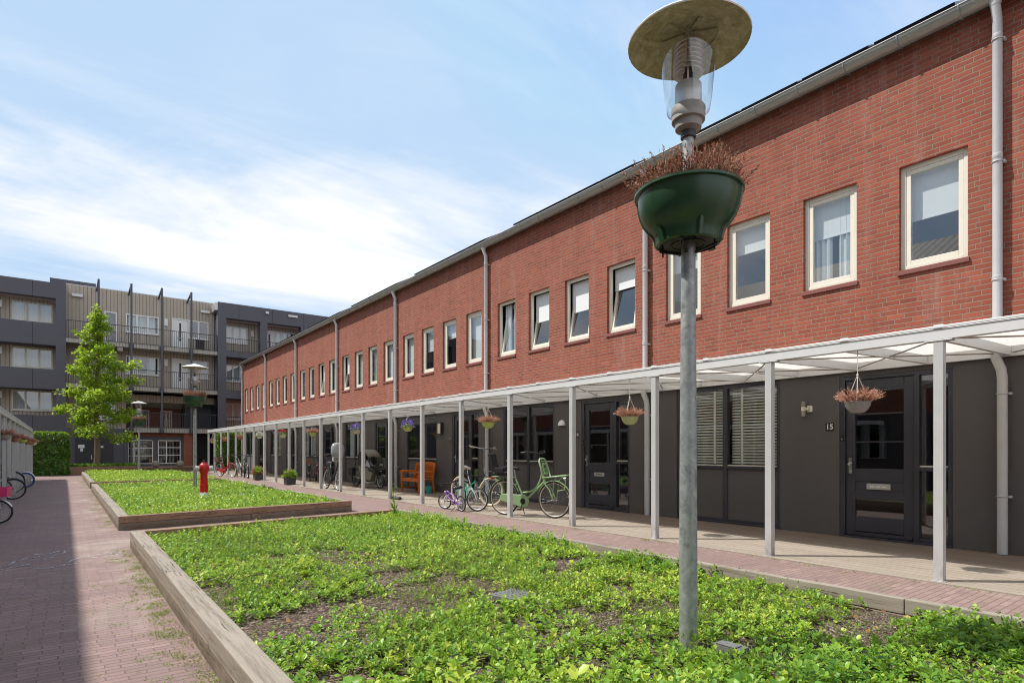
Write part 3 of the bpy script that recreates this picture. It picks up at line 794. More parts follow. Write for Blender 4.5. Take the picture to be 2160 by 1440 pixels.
H = {}
H[-1] = house(-1, 'nearest brick house at the right edge, cut off by the frame', gblind='none')
H[0] = house(0, 'brick house with number 15 and beige venetian blinds behind its ground window', blinds=('half','both','third','third'), gblind='venetian')
H[1] = house(1, 'brick house with number 14, all four upper windows tilted open', tilt=(0,1,2,3), blinds=('third','half','half','curtain'))
H[2] = house(2, 'brick house behind the orange bench, with number 13', blinds=('full','third','half','full'), gblind='none')
H[3] = house(3, 'brick house behind the hooded cargo bike', tilt=(3,), blinds=('full','curtain','full','half'), gblind='curtain')
H[4] = house(4, 'brick house behind the black and red bicycles parked side by side', tilt=(1,), blinds=('full','full','curtain','full'), gblind='curtain')
H[5] = house(5, 'brick house behind the planters of pink flowers', blinds=('full','full','full','half'), gblind='venetian')
H[6] = house(6, 'farthest brick house in the row, beside the ivy wall', blinds=('full','full','full','full'), gblind='curtain', last=True)
for j in range(8):
    c = copy_tree(H[3]); c.location = (-3.95, 36.6-HW*j, 0); c.rotation_euler = (0, 0, math.pi)
    c['label'] = 'brick terraced house of the opposite row, seen only mirrored in windows'; c['group'] = 'houses of the opposite row'

# ------------------------------------------------------------------ canopies
def canopy(label, px, wallx, y0, n, step, zf, zw, post_w=.085):
    t = thing('canopy', label, 'canopy', (0,0,0)); sg = 1 if wallx > px else -1
    ya, yb = y0-.25, y0+step*(n-1)+.12
    b = MB(); b.box(px-.04, px+.04, ya, yb, zf-.11, zf); b.box(px-.055, px-.04 if sg > 0 else px+.055, ya, yb, zf+.004, zf+.03) if sg > 0 else b.box(px+.04, px+.055, ya, yb, zf+.004, zf+.03)
    b.build('front_beam', M['aluw'], t, bevel=.004)
    b = MB(); xw = wallx-.05*sg; b.box(min(xw, wallx-.002*sg), max(xw, wallx-.002*sg), ya, yb, zw-.16, zw-.03); b.build('wall_beam', M['aluw'], t)
    for i in range(n):
        y = y0+i*step
        p = MB(); p.box(px-post_w/2, px+post_w/2, y-post_w/2, y+post_w/2, .016, zf-.112); p.box(px-.05, px+.05, y-.12, y+.12, zf-.124, zf-.113)
        p.box(px-.07, px+.07, y-.07, y+.07, .012, .018)
        p.build('post', M['alu'], t, bevel=.005)
    m = 2*(n-1)+1
    for i in range(m):
        y = y0+i*step/2
        r = MB(); a = Vector((px+.04*sg, y, zf-.055)); q = Vector((xw, y, zw-.095)); r.bar(a, q, .045, .11)
        r.box(px-.045, px+.045, y-.04, y+.04, zf, zf+.045)
        r.build('rafter', M['aluw'], t)
        if i < m-1:
            g = MB(); e = step/2
            pa = [(px+.0*sg, y+.002, zf+.012), (wallx-.01*sg, y+.002, zw-.03), (wallx-.01*sg, y+e-.002, zw-.03), (px+.0*sg, y+e-.002, zf+.012)]
            vs = pa + [(x, yy, z+.012) for x, yy, z in pa]
            g.add(vs, [(0,3,2,1),(4,5,6,7),(0,1,5,4),(1,2,6,5),(2,3,7,6),(3,0,4,7)] if sg > 0 else [(0,1,2,3),(7,6,5,4),(0,4,5,1),(1,5,6,2),(2,6,7,3),(3,7,4,0)])
            g.build('roof_panel', M['frost'], t)
    for i in range(0, n-1, 1 if sg > 0 else 5):
        y = y0+i*step
        br = MB(); br.tube([(px+.06*sg, y+.05, zf-.09), (wallx-.08*sg, y+step-.05, zw-.12)], .009, 6); br.tube([(wallx-.08*sg, y+.05, zw-.12), (px+.06*sg, y+step-.05, zf-.09)], .009, 6)
        br.build('brace', M['bracket'], t)
    return t
canopy('long grey steel canopy with frosted roof along the brick terrace', POST_X, FX, POST_Y0-2*POST_D, 24, POST_D, 2.56, 2.68)
canopy('grey slatted row of canopy posts at the left edge of the photo', -1.2, -3.95, 35.3-1.75*15, 16, 1.75, 2.30, 2.42)

# house numbers and wall lamps
def number(txt, y, z, label):
    t = thing('house_number', label, 'number plate', (FX+.02, y, z), 0, 'house number plates')
    b = MB(); b.box(-.012, -.001, -.065, .065, -.065, .065); b.build('plate', M['black'], t, bevel=.003)
    cu = bpy.data.curves.new('digits', 'FONT'); cu.body = txt; cu.size = .115; cu.align_x = 'CENTER'; cu.align_y = 'CENTER'; cu.extrude = .001; cu.offset = .0015
    o = bpy.data.objects.new('tmp', cu); COL.objects.link(o)
    dg = bpy.context.evaluated_depsgraph_get(); me = bpy.data.meshes.new_from_object(o.evaluated_get(dg)); bpy.data.objects.remove(o)
    d = bpy.data.objects.new('digits', me); COL.objects.link(d); me.materials.clear(); me.materials.append(M['number'])
    d.parent = t; d.rotation_euler = (D2R(90), 0, D2R(-90)); d.location = (-.0142, 0, 0)
number('15', Y0+2.11, 1.70, 'black number plate reading 15 left of the nearest door')
number('14', Y0+HW+2.11, 1.70, 'black number plate reading 14 on the dark wall')
number('13', Y0+2*HW+2.11, 1.70, 'black number plate reading 13 right of the brown wall lamp')
t = thing('wall_lamp', 'cream two-ended wall lamp beside the number 15 plate', 'wall lamp', (FX+.02, Y0+2.46, 2.0))
b = MB(); b.box(-.03, -.001, -.085, -.005, -.05, .05); b.box(-.07, -.03, -.045, .0, -.02, .02); b.build('mount', M['cream'], t, bevel=.004)
b = MB(); b.tube([(-.075,.03,-.12), (-.075,.03,-.03)], .03, 12); b.tube([(-.075,.03,.03), (-.075,.03,.12)], .03, 12); b.build('lamp_tube', M['stone'], t)
b = MB(); b.tube([(-.075,.03,-.031), (-.075,.03,.031)], .034, 12); b.build('band', M['cream'], t)
t = thing('wall_lamp', 'small white half-dome wall lamp left of number 14', 'wall lamp', (FX+.02, Y0+HW+2.62, 1.98))
b = MB(); b.lathe([(.10,-.05),(.095,.0),(.07,.05),(.03,.08),(.001,.09)], 16, (-.02,0,0)); b.build('shade', M['white'], t)
b = MB(); b.box(-.04, 0, -.02, .02, -.05, .06); b.build('mount', M['silver'], t)
t = thing('wall_lamp', 'brown framed box wall lamp beside the orange bench', 'wall lamp', (FX+.02, Y0+2*HW+2.62, 2.03))
b = MB(); b.box(-.11, -.001, -.13, -.10, -.19, .19); b.box(-.11, -.001, .10, .13, -.19, .19); b.box(-.11, -.001, -.10, .10, .16, .19); b.box(-.11, -.001, -.10, .10, -.19, -.16); b.build('housing', M['doorpaint'], t, bevel=.004)
b = MB(); b.box(-.095, -.005, -.10, .10, -.16, .16); b.build('diffuser', M['cream'], t)
for k, lab in ((0, 'tiny black doorbell on the door frame of number 15'), (1, 'tiny black doorbell on the door frame of number 14')):
    b = MB(); b.box(-.018, 0, -.02, .02, -.045, .045, 0); b.lathe([(.0,.004),(.010,.0)], 10, (-.018,0,-.012), 1, True, Matrix.Rotation(D2R(-90), 3, 'Y'))
    o = b.build('doorbell', [M['black'], M['silver']], loc=(FX+.03, Y0+HW*k+1.93, 1.52), bevel=.002); tag(o, lab, 'doorbell', 'doorbells')
# ------------------------------------------------------------------ apartment building at the far end
BY, WY = 47.4, 48.8
ab = thing('apartment_building', 'dark panelled and beige boarded apartment block closing the courtyard', 'building', (4.4, BY, 0))
def P3b(mb, name, mat, parent=None, bevel=0):
    mb.v = [(x-4.4, y-BY, z) for x, y, z in mb.v]
    return mb.build(name, mat, parent or ab, bevel=bevel)
def sub(mb, name, mat, parent):
    mb.v = [(x-4.4, y-BY, z) for x, y, z in mb.v]; return mb.build(name, mat, parent)
def flat_window(x0, x1, z0, z1, y, divs=3, cur=None, frame='white', dark=False):
    b = MB(); w = .075
    b.box(x0, x1, y-.05, y+.03, z0, z0+w); b.box(x0, x1, y-.05, y+.03, z1-w, z1); b.box(x0, x0+w, y-.05, y+.03, z0+w, z1-w); b.box(x1-w, x1, y-.05, y+.03, z0+w, z1-w)
    for i in range(1, divs):
        xm = x0+(x1-x0)*i/divs; b.box(xm-.05, xm+.05, y-.05, y+.03, z0+w, z1-w)
    b.box(x0-.04, x1+.04, y-.10, y-.05, z0-.06, z0+.0)
    o = P3b(b, 'window', M['cream'] if frame == 'cream' else M['white'])
    g = MB(); g.add([(x0+w,y-.01,z0+w),(x1-w,y-.01,z0+w),(x1-w,y-.01,z1-w),(x0+w,y-.01,z1-w)], [(0,1,2,3)]); sub(g, 'pane', M['glass'], o)
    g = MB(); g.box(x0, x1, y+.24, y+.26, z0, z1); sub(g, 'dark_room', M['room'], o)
    for a, c in (cur or []):
        g = MB(); n = 14; xa, xb = x0+(x1-x0)*a, x0+(x1-x0)*c
        for j in range(n):
            p, q = xa+(xb-xa)*j/n, xa+(xb-xa)*(j+1)/n
            g.add([(p,y+.12+.02*math.sin(j*2.1),z0),(q,y+.12+.02*math.sin(j*2.1+2.1),z0),(q,y+.12+.02*math.sin(j*2.1+2.1),z1),(p,y+.12+.02*math.sin(j*2.1),z1)], [(0,1,2,3)], 0, True)
        sub(g, 'curtain', M['curtain'], o)
    return o
def hwall(mb, x0, x1, z0, z1, holes, y):
    xs = sorted({x0, x1, *[h[0] for h in holes], *[h[1] for h in holes]}); zs = sorted({z0, z1, *[h[2] for h in holes], *[h[3] for h in holes]})
    for a, b in zip(xs[:-1], xs[1:]):
        for c, d in zip(zs[:-1], zs[1:]):
            if any(h[0] < (a+b)/2 < h[1] and h[2] < (c+d)/2 < h[3] for h in holes): continue
            mb.add([(a,y,c),(b,y,c),(b,y,d),(a,y,d)], [(0,1,2,3)])
FL = [(2.88, 5.27), (5.62, 8.06), (8.52, 10.95)]           # walking level and soffit of the three upper storeys
# left dark block
b = MB()
b.box(-14, .10, BY, BY+.5, 10.97, 11.95); b.box(-14, .10, BY, BY+1.3, 7.98, 8.55); b.box(-14, -.42, BY, BY+.15, 8.55, 9.36)
b.box(-14, .10, BY, BY+1.3, 5.20, 5.75); b.box(-14, -.42, BY, BY+.15, 5.75, 6.46); b.box(-14, .10, BY, BY+1.3, 0, 3.55)
for z0, z1 in ((3.55, 5.20), (5.75, 7.98), (8.55, 10.97)): b.box(-.42, .10, BY, BY+1.3, z0, z1)
b.box(-14, -9.5, BY+.002, BY+1.3, 3.55, 10.97)
b.box(-14, .10, BY+.5, BY+10, 11.5, 11.93)
P3b(b, 'dark_block', M['dpanel'])
b = MB(); wl = []
for z0, z1 in FL: wl += [(-2.63, -.58, z0+1.02, z0+2.28), (-7.6, -5.5, z0+1.02, z0+2.28)]
hwall(b, -9.5, -.42, 3.5, 11.0, wl, BY+1.3); P3b(b, 'boarded_wall', M['greyclad'])
for i, (x0, x1, z0, z1) in enumerate(wl): flat_window(x0, x1, z0, z1, BY+1.33, 3, [(0, 1)] if i % 3 != 1 else [(0, .3), (.4, 1)], 'cream')
b = MB()
for z0, z1 in FL: b.box(-3.28, -3.08, BY+1.2, BY+1.3, z0+1.75, z0+2.2)
P3b(b, 'wall_lights', M['white'])
b = MB(); b.box(.1, 9.0, BY+9, BY+9.2, 0, 12.3); b.box(-.1, .1, BY+1.31, BY+9, 0, 12.3); b.box(8.95, 9.15, BY+1.31, BY+9, 5.5, 12.3); P3b(b, 'rear_wall', M['dpanel'])
# penthouse upstand behind the roof edge
b = MB(); b.box(-.75, 1.75, BY+2.2, BY+5, 11.9, 12.75); P3b(b, 'roof_upstand', M['dpanel'])
# middle: boarded wall with galleries
mh = [(2.18, 2.90, 8.60, 10.80), (3.40, 5.38, 9.55, 10.80), (6.20, 7.24, 8.52, 10.88), (7.24, 8.58, 9.55, 10.86),
      (2.18, 2.90, 5.70, 7.90), (3.40, 5.38, 6.66, 7.92), (6.20, 7.24, 5.62, 7.98), (7.24, 8.58, 6.66, 7.95), (1.2, 2.8, 3.4, 4.9)]
b = MB(); hwall(b, .10, 9.0, 5.25, 12.3, mh[:8], WY); hwall(b, .10, 3.43, 2.6, 5.25, mh[8:], WY); P3b(b, 'boarded_wall', M['greyclad'])
b = MB(); b.box(.1, 9.0, WY, WY+9, 12.3, 12.34); P3b(b, 'roof_edge', M['silver'])
flat_window(*mh[0], WY+.03, 1); flat_window(*mh[1], WY+.03, 3, [(0, .30), (.34, 1)]); flat_window(*mh[3], WY+.03, 2)
flat_window(*mh[4], WY+.03, 1); flat_window(*mh[5], WY+.03, 3, [(.06, .3), (.7, .92)]); flat_window(*mh[7], WY+.03, 2); flat_window(*mh[8], WY+.03, 2, [(0, 1)])
for h in (mh[2], mh[6]):
    b = MB(); b.box(h[0]+.07, h[1]-.03, WY+.0, WY+.06, h[2]+.02, h[3]-.07); b.box(h[0], h[0]+.07, WY-.04, WY+.06, h[2], h[3]); b.box(h[0]+.07, h[1], WY-.04, WY+.06, h[3]-.07, h[3])
    d = P3b(b, 'front_door', M['white'])
    b = MB(); b.box(h[0]+.46, h[0]+.58, WY-.012, WY-.002, h[2]+.75, h[3]-.32); sub(b, 'door_slit', M['rail'], d)
    b = MB(); b.box(h[0]+.35, h[0]+.72, WY-.06, WY-.03, h[2]+.95, h[2]+1.0); sub(b, 'handle', M['silver'], d)
b = MB()
for z0, z1 in ((8.30, 8.50), (5.42, 5.62)):
    b.box(.10, 8.93, BY+.02, WY, z0, z1)
b.box(3.43, 8.93, BY+.02, WY+2.2, 2.60, 2.86)
for z in (8.30, 5.42): b.box(2.85, 3.15, BY+.05, WY, z-.30, z)
P3b(b, 'gallery_slab', M['concrete'])
for z0, z1, xa in ((8.28, 8.55, .10), (5.40, 5.68, .10), (2.57, 2.90, 3.43)):
    b = MB(); b.box(xa, 8.93, BY-.01, BY+.018, z0, z1); P3b(b, 'slab_edge', M['balc'])
def railing(x0, x1, z, y, h=1.12, step=.118):
    b = MB(); n = int((x1-x0)/step)
    for i in range(n+1):
        x = x0+(x1-x0)*i/n; b.box(x-.011, x+.011, y-.011, y+.011, z, z+h)
    b.box(x0, x1, y-.022, y+.022, z+h, z+h+.04); b.box(x0, x1, y-.015, y+.015, z+.02, z+.05)
    P3b(b, 'railing', M['rail'])
railing(.12, 8.92, 8.55, BY-.035); railing(.12, 8.92, 5.68, BY-.035); railing(3.45, 8.92, 2.90, BY-.035, 1.0)
for i, (x, zb) in enumerate(((1.81, 2.8), (3.62, 0), (5.40, 2.55), (7.21, 2.55))):
    b = MB(); b.box(x-.06, x+.06, BY-.20, BY-.08, zb, 12.55); b.bar((x, BY-.14, 12.50), (x-.05, WY+.1, 12.10), .1, .1)
    for z in (8.4, 5.5, 2.7): b.box(x-.14, x+.14, BY-.07, BY-.012, z-.13, z+.13)
    P3b(b, 'steel_post', M['steelgrey'])
b = MB()
for x, z in ((.70, 11.62), (8.35, 11.6)): b.box(x-.3, x+.3, WY-.14, WY, z-.09, z+.09)
P3b(b, 'overflow_spout', M['silver'])
b = MB()
for z in (10.5, 7.62): b.box(5.72, 5.93, WY-.09, WY, z-.25, z+.25)
P3b(b, 'wall_lights', M['white'])
# garage box, shop front, passage
b = MB(); b.box(.10, 3.43, BY, WY, 0, 2.79); P3b(b, 'storage_box', M['dpanel'])
for x in (.55, 1.62):
    b = MB(); b.box(x, x+1.0, BY-.02, BY-.001, .05, 2.2); P3b(b, 'storage_door', M['doorpaint'])
for x, w_, z, h_ in ((.72, .34, 1.50, .22), (.84, .14, 1.28, .20), (1.92, .15, 1.52, .12), (2.80, .16, 1.72, .12)):
    b = MB(); b.box(x, x+w_, BY-.03, BY-.021, z, z+h_); P3b(b, 'notice', M['white'])
b = MB(); b.box(1.40, 1.46, BY-.06, BY-.02, .75, 1.05); P3b(b, 'door_handle', M['silver'])
SY = BY+.35
b = MB(); b.box(3.43, 6.76, SY, SY+.2, 2.06, 2.30); b.box(3.43, 6.76, SY, SY+.2, 0, .42); b.box(4.92, 5.22, SY, SY+.2, .42, 2.06); b.box(6.60, 6.76, SY, SY+.2, .42, 2.06); P3b(b, 'shop_front', M['dpanel'])
b = MB(); b.box(3.43, 6.80, SY-.03, SY+.2, 2.30, 2.57); b.box(6.76, 7.32, BY+.1, BY+2.6, 0, 2.57); b.box(6.76, 7.0, BY+2.6, BY+6, 0, 2.57); P3b(b, 'brick_pier', M['brick'])
def shopwin(x0, x1, xs, zs):
    b = MB(); z0, z1 = .42, 2.06
    frame = [(x0, x1, z0, z0+.05), (x0, x1, z1-.05, z1), (x0, x0+.05, z0, z1), (x1-.05, x1, z0, z1)]
    for q in frame: b.box(q[0], q[1], SY-.03, SY+.03, q[2], q[3])
    for x in xs: b.box(x-.03, x+.03, SY-.031, SY+.031, z0, z1)
    for z in zs: b.box(x0, x1, SY-.029, SY+.029, z-.025, z+.025)
    o = P3b(b, 'shop_window', M['white']); g = MB(); g.add([(x0,SY,z0),(x1,SY,z0),(x1,SY,z1),(x0,SY,z1)], [(0,1,2,3)]); sub(g, 'pane', M['glassd'], o)
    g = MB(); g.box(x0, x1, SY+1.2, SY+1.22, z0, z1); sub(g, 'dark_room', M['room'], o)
shopwin(3.45, 4.92, [3.8], [.98, 1.50]); shopwin(5.22, 6.60, [5.72], [1.02, 1.55])
b = MB(); b.add([(7.32,BY+2.5,0),(8.95,BY+2.5,0),(8.95,BY+2.5,5.4),(7.05,BY+2.5,5.4),(7.05,BY+2.5,2.6),(7.32,BY+2.5,2.6)], [(0,1,2,3,4,5)]); b.box(8.93, 9.0, BY+.05, BY+2.5, 0, 5.4); b.box(7.02, 7.08, BY+1.2, BY+2.5, 2.87, 5.3); P3b(b, 'passage_wall', M['doorpaint'])
pw = [(4.1, 5.0, 2.95, 4.30), (5.7, 6.45, 2.95, 4.30)]
b = MB(); hwall(b, 3.43, 7.05, 2.86, 5.3, pw, BY+3.4); P3b(b, 'rear_brick_wall', M['brick'])
for q in pw: flat_window(*q, BY+3.43, 2)
b = MB(); b.add([(3.43,BY+1.4,4.75),(7.05,BY+1.4,4.75),(7.05,BY+3.4,4.45),(3.43,BY+3.4,4.45)], [(0,1,2,3)]); hwall(b, 3.43, 9.0, 4.75, 5.42, [], BY+1.4); P3b(b, 'soffit', M['greyclad'])
b = MB(); b.box(8.74, 8.93, BY-.1, BY+1.3, 11.55, 12.1); P3b(b, 'side_flashing', M['silver'])
# right dark block
b = MB(); RY = BY-.15
b.box(8.93, 24, RY, RY+.6, 11.05, 12.15); b.box(8.93, 24, RY, BY+1.2, 8.22, 8.64); b.box(8.93, 24, RY, BY+1.2, 5.16, 5.72); b.box(8.93, 24, RY, BY+1.2, 2.55, 2.85)
for x0, x1 in ((8.93, 9.48), (11.85, 12.36), (14.9, 15.4), (18, 24)):
    for z0, z1 in ((2.85, 5.16), (5.72, 8.22), (8.64, 11.05)): b.box(x0, x1, RY+.001, RY+.6, z0, z1)
b.box(8.93, 24, RY+.6, BY+10, 11.6, 12.13); b.box(9.0, 24, RY+.3, BY+1.2, 0, 2.55)
P3b(b, 'dark_block', M['dpanel'])
rh = []
for z0 in (2.85, 5.72, 8.64): rh += [(9.7, 11.25, z0+.85, z0+2.1), (13.3, 14.8, z0+.85, z0+2.1)]
b = MB(); hwall(b, 9.0, 18, 2.6, 11.1, rh, BY+1.2); P3b(b, 'boarded_wall', M['greyclad'])
for i, q in enumerate(rh): flat_window(*q, BY+1.23, 3, [(0, .6)] if i % 2 else [(0, 1)])
for z0 in (8.64,):
    b = MB(); b.box(12.42, 13.25, BY+1.13, BY+1.19, z0, z0+2.1); d = P3b(b, 'front_door', M['white']); b = MB(); b.box(12.78, 12.90, BY+1.11, BY+1.128, z0+.6, z0+1.8); sub(b, 'door_slit', M['rail'], d)
for z in (8.64, 5.72, 2.85):
    railing(9.49, 11.84, z, RY+.05, .95); railing(12.37, 14.89, z, RY+.05, .95)
b = MB(); b.box(11.5, 11.68, BY+1.1, BY+1.19, 10.1, 10.55); P3b(b, 'wall_lights', M['white'])
b = MB(); b.box(13.9, 14.6, RY-.08, RY, 11.72, 11.88); b.box(12.2, 12.45, RY-.12, RY, 11.72, 11.9); P3b(b, 'overflow_spout', M['silver'])
b = MB(); b.box(7.62, 8.12, BY+.3, BY+.7, 8.56, 9.25); b.box(7.58, 8.16, BY+.28, BY+.72, 9.24, 9.33); tag(b.build('storage_bin', M['black'], bevel=.03), 'black bin standing on the top gallery', 'bin')

# brick step in front of the shop, stone balls on it
b = MB(); b.box(3.5, 7.6, 44.0, 47.7, -.02, .19); b.box(3.45, 7.65, 43.94, 47.7, .19, .25); tag(b.build('low_platform', M['timberx']), 'low brown timber platform before the shop front', 'platform')
for i, x in enumerate((4.72, 6.1)):
    b = MB(); b.sphere((0,0,.21), .23, 24, 16); b.lathe([(.001,.0),(.11,.0),(.10,.02)], 16)
    tag(b.build('stone_ball', M['stone'], loc=(x, 44.3, .25)), ('round stone ball half hidden behind the farthest lamp post', 'round stone ball standing clear in front of the shop door')[i], 'stone ball', 'stone balls on the platform')

# planter under the tree
t = thing('tree_planter', 'three-plank timber planter under the young tree', 'planter', (0,0,0))
b = MB(); sl = .331
for z0, z1 in ((-.02, .145), (.15, .295), (.30, .44)):
    b.poly_prism([(-.2,39.9),(3.5,41.0),(3.46,41.13),(-.24,40.03)], z0, z1); b.poly_prism([(-.2,39.9),(-.24,40.03),(-.6,43.6),(-.74,43.6),(-.33,39.9)], z0, z1)
b.build('planks', M['timberx'], t, bevel=.006)
b = MB(); b.poly_prism([(-.2,40.02),(3.5,41.12),(3.5,44.2),(-.55,43.6)], .2, .38); b.build('soil', M['soil'], t)
n = 3200; x = rng.uniform(-.25, 3.6, n); y = 40.05 + rng.uniform(0, 2.8, n) + .30*(x+.2)
yaw = rng.uniform(0, 6.28, n); pit = rng.uniform(.1, 1.2, n); A = np.stack([np.cos(yaw)*np.cos(pit), np.sin(yaw)*np.cos(pit), np.sin(pit)], 1)
tag(leaf_mesh('ground_cover', np.stack([x, y, rng.uniform(.38, .52, n)], 1), A, rng.normal(0, .5, (n,3))+np.array([0,0,1]), rng.uniform(.08, .15, n), np.clip(rng.normal(.45, .2, n), 0, 1), M['leaf'], templ='diamond'),
    'low green plants filling the tree planter', 'ground cover', kind='stuff')

# ------------------------------------------------------------------ tree
tr = thing('young_tree', 'young conical tree with bright green leaves in front of the block', 'tree', (1.50, 41.8, .38))
b = MB(); zz = np.linspace(0, 9.0, 14)
tp = [(.05*math.sin(z*1.3), .05*math.cos(z*1.7)-.05, z) for z in zz]
b.tube(tp, [.145*(1-z/9.3)**.8+.012 for z in zz], 10); b.build('trunk', M['bark'], tr)
lb = MB(); LP = []; LS = []
NB = 56
for i in range(NB):
    f = (i+.5)/NB; z = 1.75 + 6.9*f**.92
    az = i*2.39996 + random.uniform(-.35, .35)
    Rz = 2.12*(1-f)**.9 + .2
    if f < .12: Rz *= .72 + 1.6*f
    L = Rz*random.choice((.45, .7, .9, 1.05, 1.33))
    up = .12 + .5*f + random.uniform(-.12, .15)
    p0 = Vector((.05*math.sin(z*1.3), 0, z)); pts = [p0]
    for s in range(1, 6):
        u = s/5; sag = -.16*L*u*u*(1-f)
        pts.append(p0 + Vector((math.cos(az)*L*u, math.sin(az)*L*u, L*u*up+sag)) + Vector([random.gauss(0, .035) for _ in range(3)]))
    lb.tube(pts, [.032*(1-f*.6)*(1-.85*s/5)+.005 for s in range(6)], 5, cap=False)
    nc = max(3, int(L*7))
    for c in range(nc):
        u = random.uniform(.22, 1.02)**.8; k = min(4, int(u*5)); w = u*5-k
        q = pts[k].lerp(pts[k+1], min(1.1, w)) + Vector([random.gauss(0, .13) for _ in range(2)] + [random.gauss(.03, .10)])
        LP.append(q); LS.append((.155+.12*(1-f))*random.uniform(.7, 1.25))
for z in np.linspace(7.6, 9.25, 9): LP.append(Vector((random.gauss(0, .05), random.gauss(0, .05), z))); LS.append(.15)
lb.build('limbs', M['bark'], tr)
LP = np.array(LP); LS = np.array(LS); per = 28; nt = len(LP)*per
ctr = np.repeat(LP, per, 0); off = rng.normal(0, 1, (nt, 3)); off /= np.linalg.norm(off, axis=1, keepdims=True)
off *= (rng.uniform(.2, 1, nt)**.5*np.repeat(LS, per)*1.15)[:, None]*np.array([1.15, 1.15, .75])
A = off/np.maximum(np.linalg.norm(off, axis=1, keepdims=True), .01)*.7 + rng.normal(0, .5, (nt, 3)) + np.array([0, 0, -.35])
N = rng.normal(0, .55, (nt, 3)) + np.array([0, 0, .9])
T = np.clip(.5 + .2*np.repeat(rng.normal(0, 1, len(LP)), per) + rng.normal(0, .16, nt), 0, 1)
leaf_mesh('crown', ctr+off, A, N, rng.uniform(.085, .15, nt), T, M['treeleaf'], tr, 'star')

# ------------------------------------------------------------------ ivy hedge and ivy wall
def hedge(name, label, x0, x1, y0, y1, h, n, bulge=.1):
    t = thing(name, label, 'hedge', ((x0+x1)/2, (y0+y1)/2, 0)); cx, cy = (x0+x1)/2, (y0+y1)/2
    b = MB(); b.box(x0-cx+.12, x1-cx-.12, y0-cy+.12, y1-cy-.1, 0, h-.14); b.build('stems', M['bark'], t)
    # faces: front, left, right, top
    W, Dp = x1-x0, y1-y0; ar = np.array([W*h, Dp*h, Dp*h, W*Dp*1.6]); fc = rng.choice(4, n, p=ar/ar.sum())
    u = rng.uniform(0, 1, n); v = rng.uniform(0, 1, n); P = np.zeros((n,3)); Nn = np.zeros((n,3))
    for k, (px, py, pz, nr) in enumerate(((x0+W*u, np.full(n, y0), h*v, (0,-1,.25)), (np.full(n, x0), y0+Dp*u, h*v, (-1,0,.25)), (np.full(n, x1), y0+Dp*u, h*v, (1,0,.25)), (x0+W*u, y0+Dp*v, np.full(n, h), (0,-.2,1)))):
        m = fc == k; P[m] = np.stack([px, py, pz], 1)[m]; Nn[m] = nr
    lump = .09*vnoise(P[:,0]*2+P[:,1], P[:,2]*2+.3*P[:,1], 1.3)[:, None] + rng.normal(0, .035, (n,1))
    P = P + Nn*lump*np.array([1,1,.6])*(1 if bulge else 0); P[:,2] = np.maximum(P[:,2], .02)
    top = np.clip((P[:,2]-h+.3)/.3, 0, 1)
    A = rng.normal(0, .45, (n,3)) + np.array([0,0,-.8]) + Nn*.35 + top[:,None]*np.array([0,0,1.1])
    N = Nn + rng.normal(0, .4, (n,3))
    T = np.clip(.42 + .25*top + rng.normal(0, .18, n) + .8*lump[:,0], 0, 1)
    leaf_mesh('leaves', P-np.array([cx,cy,0]), A, N, rng.uniform(.06, .12, n), T, M['ivy'], t, 'star')
hedge('ivy_hedge', 'square clipped ivy hedge beside the tree planter', -1.75, .10, 39.7, 41.5, 2.22, 9000)
hedge('ivy_wall', 'ivy covered wall at the far end of the brick terrace', 8.15, 10.2, 42.95, 43.5, 2.42, 6000)

# ------------------------------------------------------------------ street lamps with flower bowls
def sprigs(n, R0, z0, length, spread, tw, leafn, size, matr, name, parent, droop=0.0, rin=0.0):
    """dry heather: thin stems with tiny scale leaves"""
    st = MB(); P = []; A = []
    for i in range(n):
        a = random.uniform(0, 6.283); r = R0*math.sqrt(random.uniform(rin, 1)); L = length*random.uniform(.55, 1.15)
        base = Vector((r*math.cos(a), r*math.sin(a), z0)); out = Vector((math.cos(a+random.gauss(0,.5)), math.sin(a+random.gauss(0,.5)), 0))*(spread*(.25+r/R0)*random.uniform(.5, 1.3))
        d = (Vector((0,0,1)) + out).normalized(); pts = [base]
        for s in range(1, 4):
            d2 = (d + out*.25*s + Vector((0,0,-droop*s)) + Vector([random.gauss(0,.12) for _ in range(3)])).normalized(); pts.append(pts[-1] + d2*L/3)
        st.tube(pts, [tw, tw*.9, tw*.7, tw*.35], 3, cap=False)
        for k in range(leafn):
            u = random.uniform(.15, 1.0)*3; j = min(2, int(u)); q = pts[j].lerp(pts[j+1], u-j)
            ax = (pts[j+1]-pts[j]).normalized() + Vector([random.gauss(0,.55) for _ in range(3)])
            P.append(q); A.append(ax)
    o = st.build(name, M['bark'] if name == 'stems' else matr, parent)
    m = len(P)
    leaf_mesh('heather', np.array(P), np.array(A), rng.normal(0, 1, (m,3)), rng.uniform(.6, 1.2, m)*size, rng.uniform(0, 1, m), matr, parent, 'needle')

